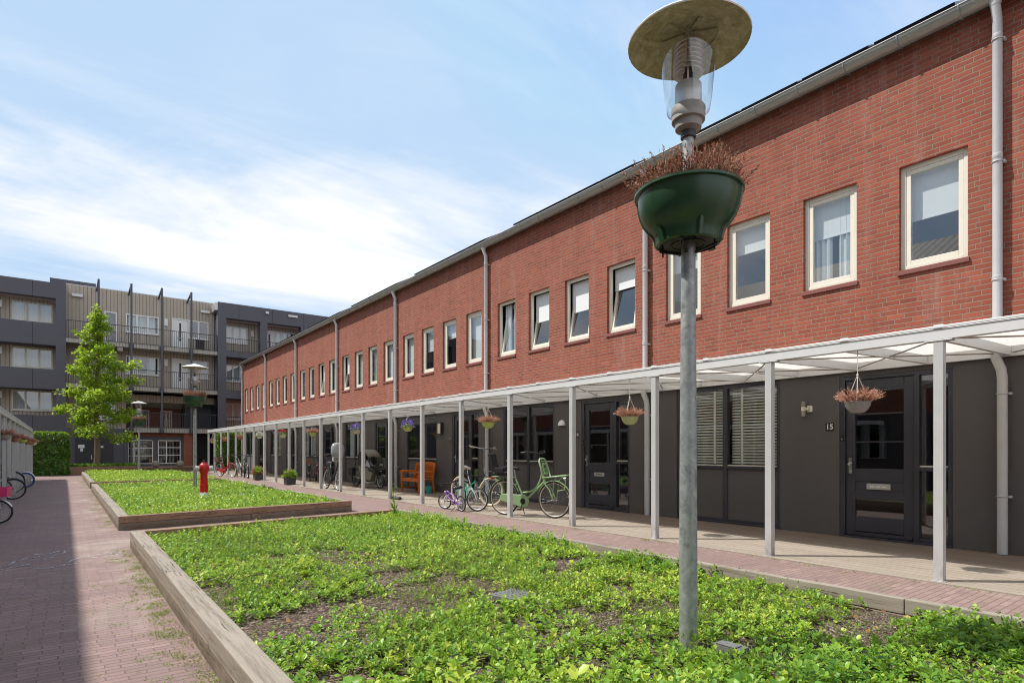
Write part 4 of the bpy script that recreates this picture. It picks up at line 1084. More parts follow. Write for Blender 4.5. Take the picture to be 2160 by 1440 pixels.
def lamp(loc, label):
    t = thing('street_lamp', label, 'street lamp', loc, 0, 'courtyard street lamps')
    b = MB(); z0 = loc[2]
    b.tube([(0,0,-.1), (0,0,1.2), (0,0,2.62-z0)], [.0575, .052, .0425], 24); b.lathe([(.0425,2.62-z0),(.034,2.66-z0)], 24); b.tube([(0,0,2.66-z0), (0,0,3.30-z0)], .0335, 20)
    b.build('pole', M['galv'], t)
    b = MB(); b.lathe([(.034,3.26),(.046,3.262),(.046,3.30),(.040,3.302)], 20, (0,0,-z0)); b.build('collar', M['rail'], t)
    b = MB(); b.lathe([(.042,3.30),(.078,3.318),(.084,3.362),(.100,3.366),(.103,3.44),(.096,3.452),(.001,3.453)], 32, (0,0,-z0)); b.build('lantern_base', M['fixture'], t)
    b = MB(); b.lathe([(.098,3.405),(.128,3.43),(.140,3.50),(.158,3.68),(.178,3.865)], 36, (0,0,-z0)); b.build('lantern_glass', M['lampglass'], t)
    b = MB(); b.lathe([(.001,3.457),(.080,3.457),(.080,3.585),(.074,3.592),(.001,3.592)], 28, (0,0,-z0)); b.build('gear_can', M['silver'], t)
    b = MB(); b.lathe([(.030,3.59),(.030,3.66),(.022,3.675),(.022,3.70),(.001,3.705)], 16, (0,0,-z0)); b.build('lamp_holder', M['black'], t)
    b = MB()
    for k in range(7): b.lathe([(.066,3.664+k*.028),(.089,3.656+k*.028),(.090,3.659+k*.028),(.067,3.667+k*.028)], 28, (0,0,-z0))
    b.build('louvre', M['silver'], t)
    b = MB()
    for a in (.6, .6+math.pi): b.tube([(.068*math.cos(a), .068*math.sin(a), 3.59-z0), (.068*math.cos(a), .068*math.sin(a), 3.91-z0)], .005, 6)
    b.build('rod', M['silver'], t)
    h = MB(); h.lathe([(.366,3.848),(.369,3.856),(.362,3.866),(.20,3.925),(.06,3.965),(.001,3.97)], 48, (0,0,-z0), 0); h.lathe([(.366,3.848),(.358,3.850),(.185,3.895),(.176,3.893),(.170,3.902),(.001,3.925)], 48, (0,0,-z0), 1)
    h.build('lamp_hat', [M['white'], M['mould']], t)
    h = MB()
    for k in range(6):
        a = k*math.pi/3; h.bar((.02*math.cos(a), .02*math.sin(a), 3.916-z0), (.165*math.cos(a), .165*math.sin(a), 3.900-z0), .006, .01)
    h.build('hat_ribs', M['mould'], t)
    return t
def bowl(loc, label, dense=True):
    t = thing('flower_bowl', label, 'flower bowl', (loc[0], loc[1], 2.60), 0, 'green flower bowls on the lamp posts')
    b = MB(); prof = [(.188,.0),(.206,.008),(.214,.045),(.226,.075),(.258,.105),(.290,.145),(.312,.195),(.326,.25),(.332,.30),(.352,.303),(.352,.318),(.325,.318),(.312,.24),(.25,.14)]
    b.lathe(prof, 44); b.build('shell', M['dgreen'], t)
    for a in (-1.15, -1.15+math.pi):
        c, s = math.cos(a), math.sin(a); b = MB()
        vs = []
        for r, z in prof[:9]:
            for dr, w in ((-.004,-.032), (.012,-.026), (.012,.026), (-.004,.032)): vs.append((c*(r+dr)-s*w, s*(r+dr)+c*w, z))
        b.add(vs, [(i*4+j, i*4+j+1, i*4+j+5, i*4+j+4) for i in range(8) for j in range(3)], 0, False); b.build('flange', M['dgreen'], t)
    for a in (-2.2, -.15, .9, 2.9):
        c, s = math.cos(a), math.sin(a); b = MB(); b.bar((c*.205, s*.205, .005), (c*.235, s*.235, .10), .035, .03); b.build('lug', M['dgreen'], t)
    b = MB(); b.lathe([(.195,.012),(.12,.035),(.05,.045)], 24); b.ring((0,0,.004), .11, .006, 'z', 24, 6)
    for k in range(4):
        a = k*math.pi/2+.4; b.bar((.045*math.cos(a), .045*math.sin(a), -.05), (.19*math.cos(a), .19*math.sin(a), -.012), .022, .012); b.bar((.17*math.cos(a), .17*math.sin(a), -.05), (.17*math.cos(a), .17*math.sin(a), .03), .008, .008)
    b.build('bracket', M['black'], t)
    b = MB(); b.lathe([(.318,.285),(.2,.295),(.034,.30)], 24); b.build('soil', M['soil'], t)
    sprigs(360, .28, .285, .21, .40, .0024, 42, .023, M['heather'], 'stems', t, .03, .1); t.scale = (.93, .93, 1)
    return t
LPOS = [((3.085, 2.27, .10), 'nearest tall street lamp with a stained round hat', 'green flower bowl of dry heather on the nearest lamp post'),
        ((3.19, 20.27, .10), 'middle street lamp beside the red hydrant', 'green flower bowl on the lamp post beside the red hydrant'),
        ((3.20, 37.3, .10), 'farthest and smallest street lamp in front of the tree', 'green flower bowl on the farthest lamp post')]
for i, (p, l1, l2) in enumerate(LPOS):
    if i == 0: L0 = lamp(p, l1); B0 = bowl(p, l2)
    else:
        c = copy_tree(L0); c.location = p; c['label'] = l1; c = copy_tree(B0); c.location = (p[0], p[1], 2.66); c['label'] = l2; c.rotation_euler = (0, 0, 1.1*i)
b = MB(); b.box(-.05, .05, -.09, .09, 0, .10); b.box(-.052, .02, -.06, .07, .10, .108)
tag(b.build('meter_cap', M['slabgrey'], loc=(3.17, 2.03, .075), bevel=.018), 'small grey cast cap in the leaves at the nearest lamp foot', 'cap')
b = MB(); b.box(-.17, .17, -.13, .13, 0, .035)
for i in range(5):
    for j in range(6): b.box(-.13+i*.062, -.11+i*.062, -.1+j*.037, -.088+j*.037, .036, .038)
o = b.build('drain_cover', M['slabgrey'], loc=(2.91, 3.83, .135), bevel=.006); o.rotation_euler = (.02, .05, .35); tag(o, 'square grey cover plate lying among the leaves of the nearest bed', 'cover plate')
# red hydrant
t = thing('hydrant', 'red fire hydrant with silver side caps in the middle bed', 'hydrant', (2.95, 17.4, .10))
b = MB(); b.lathe([(.100,.13),(.098,.30),(.103,.305),(.103,.33),(.092,.335),(.086,.62),(.118,.70),(.128,.76),(.122,.84),(.085,.885),(.062,.90),(.060,.93),(.001,.935)], 28); b.build('column', M['red'], t)
b = MB()
for s in (-1, 1):
    b.lathe([(.055,.11),(.058,.155),(.064,.16),(.064,.205),(.05,.215),(.001,.217)], 18, (0,0,.77), 0, True, Matrix.Rotation(s*D2R(90), 3, 'Y') @ Matrix.Rotation(0, 3, 'Z'))
    b.box(s*.10-.012+s*.06, s*.10+.012+s*.06, -.02, .02, .68, .74)
b.build('side_cap', M['silver'], t)
b = MB(); b.lathe([(.03,.93),(.028,.985),(.001,.99)], 8, sm=False); b.build('spindle', M['rail'], t)
b = MB(); b.lathe([(.17,.0),(.16,.03),(.12,.09),(.105,.135)], 20); b.build('foot', M['silver'], t)
b = MB(); b.poly_prism([(2.55,17.0),(4.55,17.0),(4.6,17.42),(2.6,17.5)], .10, .142); tag(b.build('concrete_slab', M['concrete']), 'flat grey concrete slab at the foot of the hydrant', 'slab')
# tall thistle-like weed at the edge of the nearest bed
t = thing('tall_weed', 'single tall thin weed standing up at the back of the nearest bed', 'weed', (4.62, 9.55, .12))
b = MB(); pts = [(.012*math.sin(z*9), .012*math.cos(z*7), z) for z in np.linspace(0, .62, 7)]; b.tube(pts, [.008,.008,.007,.006,.005,.004,.003], 6); b.build('stem', M['leaf'], t)
n = 46; zz_ = rng.uniform(.05, .62, n); yaw = rng.uniform(0, 6.28, n); pit = rng.uniform(.1, .9, n)
leaf_mesh('leaves', np.stack([np.zeros(n), np.zeros(n), zz_], 1), np.stack([np.cos(yaw)*np.cos(pit), np.sin(yaw)*np.cos(pit), np.sin(pit)], 1), np.stack([np.zeros(n), np.zeros(n), np.ones(n)], 1)+rng.normal(0,.3,(n,3)), .13*(1-zz_)+.02, np.clip(rng.normal(.45,.12,n),0,1), M['leaf'], t, 'needle')

# ------------------------------------------------------------------ hanging baskets
def basket(x, y, zrim, topz, label, col, kind, group, dense=1.0):
    t = thing('hanging_basket', label, 'hanging basket', (x, y, zrim), random.uniform(0, 6), group)
    b = MB(); b.lathe([(.001,-.125),(.06,-.122),(.095,-.095),(.122,-.05),(.132,-.005),(.138,0),(.134,.004),(.125,-.006),(.10,-.03)], 28); b.build('bowl', col, t)
    b = MB()
    for k in range(3):
        a = k*2.094; b.tube([(.13*math.cos(a), .13*math.sin(a), 0), (0,0,.30)], .0045, 5, cap=False)
    b.tube([(0,0,.30), (0,0,topz-zrim)], .0045, 5); b.sphere((0,0,.30), .014, 8, 6); b.build('rope', M['rope'], t)
    if kind == 'heather':
        sprigs(int(280*dense), .125, -.005, .165, .75, .0045, 9, .024, M['heatherp'], 'heather_stems', t, .06, .0)
    else:
        n = int(420*dense); R_ = .17 if kind != 'red' else .09
        d = rng.normal(0, 1, (n,3)); d /= np.linalg.norm(d, axis=1, keepdims=True); d[:,2] = np.abs(d[:,2])*1.1-.15
        cen = np.zeros((n,3))
        if kind == 'red':
            cc = np.array([(-.06,.08,.11),(.05,-.02,.13),(-.01,-.12,.09),(.09,.09,.09)]); cen = cc[rng.integers(0,4,n)]*1.2; d = d*.55
        P = cen + d*R_*rng.uniform(.75, 1.05, (n,1)) + np.array([0,0,.02])
        leaf_mesh('petals', P, d+rng.normal(0,.5,(n,3)), rng.normal(0,1,(n,3)), rng.uniform(.025, .042, n), rng.uniform(0,1,n), M[{'purple':'purple','red':'redpetal','white':'whitepetal'}[kind]], t, 'diamond')
        n = 160; d = rng.normal(0, 1, (n,3)); d /= np.linalg.norm(d, axis=1, keepdims=True); d[:,2] = np.abs(d[:,2])*.6-.2
        leaf_mesh('leaves', d*.12, d+rng.normal(0,.3,(n,3)), rng.normal(0,.4,(n,3))+np.array([0,0,1]), rng.uniform(.03,.06,n), rng.uniform(.1,.6,n), M['leaf'], t, 'diamond')
    return t
lime = paint('lime_plastic', (.46,.55,.13), .4); palegreen = paint('pale_green_plastic', (.45,.52,.24), .4); greyb = paint('grey_plastic', (.30,.29,.28), .5); beige = paint('beige_plastic', (.58,.50,.40), .5); cream2 = paint('cream_plastic', (.66,.63,.48), .5); terr = paint('terracotta', (.38,.19,.11), .7)
G1 = 'hanging baskets along the brick terrace'
for a in ((2.96, 1.875, 'grey bowl of dry pink heather hanging before door 15', greyb, 'heather'), (6.31, 1.86, 'pale green bowl of dry heather hanging before door 14', palegreen, 'heather'),
          (10.2, 1.92, 'lime bowl of dry orange heather hanging right of the brown wall lamp', lime, 'heather'), (13.85, 1.95, 'lime bowl of purple flowers hanging above the bench', lime, 'purple'),
          (17.2, 1.96, 'beige bowl of purple flowers hanging near the cargo bike', beige, 'purple'), (21.2, 1.97, 'lime bowl of dry heather hanging over the black and red bicycles', lime, 'heather'),
          (24.8, 1.97, 'cream bowl of red geraniums hanging from the canopy', cream2, 'red'), (28.4, 2.0, 'white flowers in a cream bowl hanging from the canopy', cream2, 'white'),
          (32.1, 2.0, 'terracotta bowl of dry heather hanging in front of the ivy wall', terr, 'heather'), (35.7, 1.95, 'second basket from the far end of the terrace canopy', terr, 'heather'),
          (39.1, 1.9, 'farthest hanging basket at the very end of the terrace canopy', lime, 'heather')):
    basket(POST_X, a[0], a[1], 2.45, a[2], a[3], a[4], G1, 1.0 if a[0] < 22 else .7)
G2 = 'hanging baskets along the left posts'
for i, (y, c, l) in enumerate(((18.3, greyb, 'largest and nearest basket on the left posts, in a grey bowl'), (22.3, terr, 'terracotta bowl, second nearest basket on the left posts'), (25.9, lime, 'lime bowl of dry heather on the left posts'), (29.5, terr, 'brown bowl just beyond the lime one on the left posts'), (32.4, terr, 'second farthest basket on the left posts'), (35.1, cream2, 'farthest basket on the left posts, beside the ivy hedge'))):
    basket(-1.12, y, 1.70, 2.20, l, c, 'heather', G2, .8)
# ------------------------------------------------------------------ bicycles
def arc(c, R, a0, a1, n, y=0): return [(c[0]+R*math.cos(D2R(a0+(a1-a0)*i/n)), y, c[1]+R*math.sin(D2R(a0+(a1-a0)*i/n))) for i in range(n+1)]
def wheel(t, x, R, rt, tyre, rim, spokes=28, steer=0.0, wl=None):
    b = MB(); b.ring((0,0,0), R-rt*1.9, rt*.55, 'y', 36, 6); b.tube([(0,-.045,0), (0,.045,0)], .022, 10); b.tube([(0,-.06,0), (0,.06,0)], .008, 8)
    for k in range(spokes):
        a = 2*math.pi*k/spokes; s = .025 if k % 2 else -.025; a2 = a + (.35 if (k//2) % 2 else -.35)
        b.tube([(.02*math.cos(a2), s, .02*math.sin(a2)), ((R-rt*2.2)*math.cos(a), 0, (R-rt*2.2)*math.sin(a))], .0013, 3, cap=False)
    o = b.build('wheel', rim, t, loc=(x, 0, R)); o.rotation_euler = (0, 0, steer)
    b = MB(); b.ring((0,0,0), R-rt, rt, 'y', 40, 8)
    if wl: b.ring((0,0,0), R-rt*1.55, rt*.86, 'y', 40, 6, 1)
    b.build('tyre', [tyre, wl or tyre], o)
    return o

def bike(name, label, rear, front, Rw, frame, o=None, group='bicycles parked under the terrace canopy', lean=0.06):
    """a Dutch style bicycle; rear and front are the points where the wheels touch the ground"""
    q = dict(style='step', tyre=M['rubber'], rim=M['chrome'], wl=None, rt=.020, bar='swept', barh=1.08, sad=.90, rack=True, guard=True, fork=None, saddle=M['black'], chain=True, carrier=None, seat=None, basket=None, steer=0.0, barmat=M['black'], screen=False, fender=None, barw=.29)
    q.update(o or {})
    rx, ry = rear; fx, fy = front; W = math.hypot(fx-rx, fy-ry); rz = math.atan2(fy-ry, fx-rx)
    t = thing(name, label, 'bicycle', (rx, ry, .014 if rx > 6.98 else .002), rz, group, lean)
    k = Rw/.345; R = Rw; fk = q['fork'] or frame
    wheel(t, 0, R, q['rt'], q['tyre'], q['rim'], wl=q['wl']); wheel(t, W, R, q['rt'], q['tyre'], q['rim'], steer=q['steer'], wl=q['wl'])
    bb = (W*.42, 0, R*.86); st = (W*.42-.20*k, 0, .72*k); hb = (W-.20*k, 0, .66*k); ht = (W-.275*k, 0, .90*k)
    r = .0165*max(.8, k)
    b = MB()
    b.tube([hb, ht], .021*k, 12)
    if q['style'] == 'step':
        mid = (hb[0]*.5+bb[0]*.5, 0, hb[2]*.46+bb[2]*.54)
        b.tube([(hb[0]+.005, 0, hb[2]+.03), bb], r*1.25, 12)
        p0 = Vector((ht[0]+.02, 0, ht[2]-.06)); p3 = Vector((bb[0]-.035*k, 0, bb[2]+.16*k)); p1 = Vector((hb[0]-.14*k, 0, hb[2]-.15*k)); p2 = Vector((bb[0]+.16*k, 0, bb[2]+.17*k))
        b.tube([p0*(1-u)**3 + p1*3*u*(1-u)**2 + p2*3*u*u*(1-u) + p3*u**3 for u in np.linspace(0, 1, 12)], r*1.05, 10)
    elif q['style'] == 'omafiets':
        p0 = Vector(hb); p3 = Vector(bb); p1 = p0+Vector((-.10*k, 0, -.30*k)); p2 = p3+Vector((.22*k, 0, .04*k))
        for dz in (0, .075*k):
            b.tube([p0*(1-u)**3 + p1*3*u*(1-u)**2 + p2*3*u*u*(1-u) + p3*u**3 + Vector((0,0,dz*(1-.0*u))) for u in np.linspace(0, 1, 12)], r, 10)
    else:
        b.tube([hb, bb], r*1.1, 10); b.tube([(ht[0], 0, ht[2]-.03), (st[0]+.02, 0, st[2]-.08)], r, 10)
    b.tube([bb, st], r, 10)
    for s in (-.055, .055):
        b.tube([(bb[0], s*.6, bb[2]), (0, s, R)], r*.6, 8); b.tube([(0, s, R), (st[0]+.015, s*.35, st[2]-.10*k)], r*.5, 8)
    b.build('frame', frame, t)
    b = MB(); b.tube([st, (st[0]-.035, 0, q['sad']*k-.03)], .0135, 8); b.build('seat_post', M['chrome'], t)
    b = MB(); sx, sz = st[0]-.05, q['sad']*k
    prof = [(-.14, .085, .03), (-.08, .10, .04), (0, .065, .012), (.09, .028, 0), (.14, .018, -.012)]
    vs = []
    for x_, w_, z_ in prof: vs += [(sx+x_, -w_, sz+z_-.015), (sx+x_, -w_*.6, sz+z_+.012), (sx+x_, w_*.6, sz+z_+.012), (sx+x_, w_, sz+z_-.015), (sx+x_, 0, sz+z_-.05)]
    fs = []
    for i in range(4):
        for j in range(5): a, c = i*5+j, i*5+(j+1) % 5; fs.append((a, a+5, c+5, c))
    fs += [(0,1,2,3,4), (24,23,22,21,20)][:2]
    b.add(vs, fs, 0, True); b.build('saddle', q['saddle'], t)
    # fork and bar turn together about the head tube
    b = MB(); cs, sn = math.cos(q['steer']), math.sin(q['steer'])
    def tw(p): x, y, z = p; return (W+(x-W)*cs-y*sn, (x-W)*sn+y*cs, z)
    b.tube([hb, (hb[0]+.02*k, 0, hb[2]-.01)], .02*k, 8)
    for s in (-.048, .048): b.tube([tw((hb[0]+.01, s, hb[2]-.01)), tw((W-.08*k, s, R*1.55)), tw((W, s, R))], .0125*max(.9,k), 8)
    b.build('fork', fk, t)
    b = MB(); bz = q['barh']*k; bx = ht[0]-.03*k; w = q['barw']*(.55+.45*k)
    b.tube([ht, (bx, 0, bz-.02)], .012, 8)
    if q['bar'] == 'swept': pts = [(bx-.20*k, w, bz+.03), (bx-.08*k, w*.92, bz+.05), (bx+.015, w*.45, bz+.02), (bx+.03, 0, bz), (bx+.015, -w*.45, bz+.02), (bx-.08*k, -w*.92, bz+.05), (bx-.20*k, -w, bz+.03)]
    else: pts = [(bx-.06*k, w, bz+.05), (bx, w*.4, bz+.01), (bx+.01, 0, bz), (bx, -w*.4, bz+.01), (bx-.06*k, -w, bz+.05)]
    b.tube(pts, .0125, 8)
    hb_o = b.build('handlebar', q['barmat'], t)
    b = MB()
    for p, c in ((pts[0], pts[1]), (pts[-1], pts[-2])):
        p = Vector(p); c = Vector(c); e = p + (c-p).normalized()*.11; b.tube([p, e], .0175, 8); b.tube([e, e+Vector((.05, 0, -.035)), p+Vector((.055,0,-.03))], .005, 5)
    b.build('grip', q.get('grip', M['black']), hb_o)
    if q['guard']:
        for xx, a0, a1, nm in ((0, 20, 200, 'rear_mudguard'), (W, 25, 165, 'front_mudguard')):
            b = MB(); n = 16
            for i in range(n):
                A0, A1 = D2R(a0+(a1-a0)*i/n), D2R(a0+(a1-a0)*(i+1)/n); RR = R+.018
                pts2 = []
                for A_ in (A0, A1):
                    for yy, rr in ((-.027, -.012), (0, .004), (.027, -.012)): pts2.append((xx+(RR+rr)*math.cos(A_), yy, R+(RR+rr)*math.sin(A_)))
                b.add(pts2, [(0,3,4,1),(1,4,5,2)], 0, True)
            b.build(nm, q['fender'] or frame, t)
    b = MB(); b.ring(bb, .085*k, .006, 'y', 20, 5); b.tube([(bb[0], -.06, bb[2]), (bb[0], .06, bb[2])], .018, 8)
    for s, a in ((-.075, -1.9), (.075, -1.9+math.pi)):
        e = (bb[0]+.165*k*math.cos(a), s, bb[2]+.165*k*math.sin(a)); b.tube([(bb[0], s, bb[2]), e], .009, 6); b.box(e[0]-.045*k, e[0]+.045*k, min(s, s*2.1), max(s, s*2.1), e[2]-.012, e[2]+.012)
    b.build('crank', M['black'], t)
    if q['chain']:
        b = MB(); y0, y1 = -.075, -.045; R1, R2 = .115*k, .06*k
        for yy in (y0, y1):
            n = 14; pts3 = arc((bb[0], bb[2]), R1, -90, 90, n, yy) + arc((0, R), R2, 90, 270, 8, yy)
            b.add(pts3, [tuple(range(len(pts3)))], 0)
        pts3 = arc((bb[0], bb[2]), R1, -90, 90, 14, -.06) + arc((0, R), R2, 90, 270, 8, -.06); b.tube(pts3, .012, 6, closed=True)
        b.lathe([(.06*k,0),(.05*k,.012),(.001,.012)], 18, (bb[0], -.075, bb[2]), 1, True, Matrix.Rotation(D2R(90), 3, 'X'))
        b.build('chain_case', [q.get('case', frame), M['black']], t)
    if q['rack']:
        b = MB(); z = R*2+.06
        for s in (-.06, 0, .06): b.tube([(-.26*k, s, z), (st[0]-.01, s, z)], .006, 6)
        for x_ in (-.26*k, -.1*k, .06*k): b.tube([(x_, -.06, z), (x_, .06, z)], .006, 6)
        for s in (-.065, .065): b.tube([(0, s, R), (-.16*k, s, z)], .006, 6); b.tube([(0, s, R), (.02*k, s, z)], .006, 6)
        b.tube([(-.27*k, -.05, z-.03), (-.27*k, .05, z-.03)], .018, 8, 1)
        b.build('rack', [frame if q['rack'] == 'frame' else M['rail'], M['red']], t)
    b = MB(); b.tube([(bb[0]-.08, .03, bb[2]-.06), (bb[0]-.12, .17, .02)], .009, 6); b.build('kickstand', M['black'], t)
    if q['carrier']:
        c = q['carrier']; b = MB(); z = R*2+.075; x0, x1 = W-.17, W+.30; w = .15
        loop = [(x0,-w,z),(x1-.04,-w,z+.045),(x1,-w+.04,z+.05),(x1,w-.04,z+.05),(x1-.04,w,z+.045),(x0,w,z)]
        b.tube(loop, .013, 8, closed=True)
        for j in range(1, 6): s = -w+2*w*j/6; b.tube([(x0,s,z),(x1,s,z+.05)], .008, 6)
        for s in (-w, w): b.tube([(W, .55*s, R), (W+.05, .75*s, z-.06), (W+.13, s, z+.02)], .010, 6); b.tube([(x1-.05, s, z+.045), (x1+.03, s, z-.06), (x1-.02, s*.8, z-.22), (W+.12, s*.7, z-.25)], .009, 6)
        b.build('front_carrier', frame, t)
        b = MB(); h0 = z-.02; b.tube([(x0+.02,-.13,h0),(x0-.085,-.13,h0+.33),(x0-.10,-.085,h0+.38),(x0-.10,.085,h0+.38),(x0-.085,.13,h0+.33),(x0+.02,.13,h0)], .019, 10, closed=True)
        b.build('carrier_back', frame, t)
        b = MB(); Mr = Matrix.Rotation(-.29, 3, 'Y'); b.obox((x0-.035,0,h0+.19), (.012,.13,.24), Mr); p_ = b.build('carrier_panel', frame, t)
        b = MB(); b.lathe([(.0,.0),(.032,.0)], 16, (x0-.030,0,h0+.235), 0, False, Matrix.Rotation(D2R(90)-.29, 3, 'Y')); b.obox((x0-.012,0,h0+.155), (.004,.07,.012), Mr); b.obox((x0-.006,0,h0+.13), (.004,.05,.010), Mr); b.build('emblem', M['black'], p_)
        b = MB(); b.lathe([(.001,0),(.035,.0),(.03,.05),(.001,.06)], 14, (x1-.03, 0, z-.02), 0, True, Matrix.Rotation(D2R(-90), 3, 'Y')); b.build('headlight', M['chrome'], t)
    else:
        b = MB(); b.lathe([(.001,0),(.03,.0),(.026,.04),(.001,.05)], 12, (hb[0]+.10*k, 0, hb[2]+.06), 0, True, Matrix.Rotation(D2R(-90), 3, 'Y')); b.build('headlight', M['chrome'], t)
    if q['seat']:
        z = R*2+.09; b = MB()
        b.poly_prism([(-.20,-.14),(.13,-.14),(.13,.14),(-.20,.14)], z, z+.07); b.build('child_seat', M['black'], t, bevel=.02)
        b = MB(); Mr = Matrix.Rotation(-.30, 3, 'Y'); b.obox((-.245,0,z+.26), (.045,.25,.40), Mr); b.build('seat_back', M['black'], t, bevel=.02)
        b = MB(); b.obox((-.02,-.15,z+.11), (.22,.025,.12)); b.obox((-.02,.15,z+.11), (.22,.025,.12)); b.build('seat_side', M['black'], t, bevel=.01)
    if q['screen']:
        b = MB(); x0 = bx+.10; n = 8; vs = []
        for j, z_ in enumerate((bz-.05, bz+.12, bz+.30, bz+.40, bz+.44)):
            ww = (.22, .24, .23, .18, .09)[j]
            for i in range(n+1): a = -1+2*i/n; vs.append((x0+.05-.09*a*a-.03*j, a*ww, z_))
        b.add(vs, [(j*(n+1)+i, j*(n+1)+i+1, (j+1)*(n+1)+i+1, (j+1)*(n+1)+i) for j in range(4) for i in range(n)], 0, True)
        o_ = b.build('wind_screen', screenmat, t); md = o_.modifiers.new('s', 'SOLIDIFY'); md.thickness = .006
        b = MB(); b.poly_prism([(bx-.18,-.12),(bx+.05,-.13),(bx+.05,.13),(bx-.18,.12)], bz-.20, bz-.05); b.build('child_seat', greyb, t, bevel=.03)
    if q['basket']:
        side, cm = q['basket']; b = MB(); cx = (W+.10*k if side == 'front' else -.06); z0 = (R*2+.08 if side == 'rear' else bz-.30*k); hh = .24*max(.7,k); w_ = .17*max(.65,k)
        for j in range(4):
            zz0, zz1 = z0+hh*j/4, z0+hh*(j+1)/4-.008
            e = w_*(.85+.05*j)
            b.box(cx-e, cx+e, -e-.006, -e, zz0, zz1); b.box(cx-e, cx+e, e, e+.006, zz0, zz1); b.box(cx-e-.006, cx-e, -e, e, zz0, zz1); b.box(cx+e, cx+e+.006, -e, e, zz0, zz1)
        b.box(cx-w_*.85, cx+w_*.85, -w_*.85, w_*.85, z0-.006, z0)
        b.build('basket', cm, t)
    return t
screenmat = varied('smoky_screen', (.28,.29,.30), .2, 0, .1, 5)
sage = paint('sage_green_paint', (.26,.40,.20)); bluegrey = paint('blue_grey_paint', (.30,.36,.38)); teal = paint('teal_paint', (.03,.36,.20)); violet = paint('violet_paint', (.22,.06,.42)); blackp = paint('black_paint', (.016,.016,.018)); redp = paint('red_paint', (.45,.025,.03)); whitep = paint('white_frame_paint', (.75,.75,.76)); greyp = paint('grey_frame_paint', (.33,.32,.30)); pink = paint('pink_plastic', (.75,.06,.22)); bluet = paint('blue_tyre', (.03,.08,.30), .6); cream_t = paint('cream_tyre', (.55,.45,.30), .7); silverp = paint('pale_silver_paint', (.60,.61,.62)); wick = paint('wicker', (.16,.10,.06), .8)
bike('bicycle', 'sage green transport bicycle with a large front carrier', (7.22, 9.80), (7.62, 8.70), .36, sage, dict(carrier=True, seat=True, rack='frame', sad=.93, barh=1.20, barw=.36, wl=cream_t, rt=.019), lean=.03)
bike('bicycle', 'blue grey cruiser bicycle with very wide handlebars and cream saddle', (7.85, 12.55), (8.0, 11.42), .345, bluegrey, dict(style='omafiets', barh=1.36, barw=.42, bar='flat', saddle=beige, tyre=cream_t, rt=.026, barmat=M['chrome'], grip=beige, rack=False, guard=False, steer=.25), lean=-.05)
bike('bicycle', 'teal child bicycle with white suspension fork', (7.30, 11.62), (7.14, 10.72), .255, teal, dict(style='diamond', fork=whitep, barh=1.02, bar='flat', wl=silverp, rack='frame', sad=.86, chain=False, guard=False, steer=.75), lean=-.08)
bike('bicycle', 'small purple child bicycle with white fork and tyres', (6.93, 10.98), (6.93, 11.68), .175, violet, dict(style='diamond', fork=whitep, wl=silverp, bar='flat', barh=1.15, sad=1.0, rack=False, guard=False, chain=False, rt=.018, steer=.5), lean=-.10)
bike('bicycle', 'black bicycle with a grey child windscreen on its handlebars', (7.26, 20.28), (7.24, 19.12), .345, blackp, dict(style='step', screen=True, barh=1.14, wl=silverp, barw=.33), lean=-.07)
bike('bicycle', 'dark old bicycle with a front basket beside the red one', (8.75, 26.5), (8.40, 25.45), .34, blackp, dict(style='omafiets', basket=('front', wick)))
bike('bicycle', 'red bicycle parked against the dark wall beside a black one', (9.0, 26.5), (8.68, 25.50), .33, redp, dict(style='step', fender=blackp), lean=-.06)
bike('bicycle', 'bright red bicycle with a brown rear crate at the far terrace end', (6.42, 33.35), (6.80, 32.35), .345, redp, dict(style='step', basket=('rear', wick), fork=redp, wl=silverp))
bike('bicycle', 'pale grey bicycle behind the red one with the crate', (7.12, 32.9), (7.05, 31.8), .345, greyp, dict(style='omafiets', wl=silverp))
bike('bicycle', 'black bicycle seen end on beside the flower planter', (7.05, 31.1), (6.98, 30.05), .345, blackp, dict(style='diamond', rt=.03, rack=False))
GL = 'bicycles parked between the left posts'
bike('bicycle', 'white child bicycle with a pink front basket at the left edge', (-1.62, 14.45), (-.95, 14.25), .215, whitep, dict(style='step', basket=('front', pink), wl=silverp, barh=1.10, rack=False, chain=False, fork=whitep, rt=.021, steer=.15), GL, .05)
bike('bicycle', 'black bicycle poking a dark wheel out between the left posts', (-2.05, 21.2), (-1.10, 21.07), .285, blackp, dict(style='diamond', rack=False), GL)
bike('bicycle', 'child bicycle with blue tyres between the left posts', (-1.85, 27.9), (-1.10, 27.72), .275, whitep, dict(style='diamond', tyre=bluet, rt=.028, rack=False, barh=1.2), GL)
bike('bicycle', 'dark bicycle parked deep under the left canopy', (-2.3, 24.6), (-1.3, 24.4), .34, blackp, dict(style='omafiets', wl=silverp), GL)

# hooded cargo bike
t = thing('cargo_bike', 'dark cargo bicycle with a hooded child box beside the bench', 'cargo bike', (8.62, 20.95, .014), math.atan2(-1.72, .18), None, .0)
olive = paint('olive_grey_paint', (.17,.17,.13)); pale = paint('pale_olive_paint', (.36,.38,.30)); canvas = varied('dark_canvas', (.05,.045,.04), .85, 0, .3, 8, .4, 60); canvas2 = varied('grey_brown_canvas', (.20,.175,.14), .8, 0, .25, 8, .4, 60); clear = glass('rain_cover_window', (.6,.6,.58), .06)
wheel(t, 0, .33, .024, M['rubber'], M['black']); wheel(t, 1.72, .25, .026, M['rubber'], M['chrome'])
b = MB(); b.tube([(0,0,.33),(.42,0,.30),(.95,0,.20),(1.38,0,.22),(1.52,0,.60)], .028, 10); b.tube([(.42,0,.30),(.25,0,.80)], .02, 8); b.tube([(.42,0,.30),(.72,0,.85)], .022, 8)
for s in (-.05, .05): b.tube([(0,s,.33),(.30,s*.4,.66)], .011, 6)
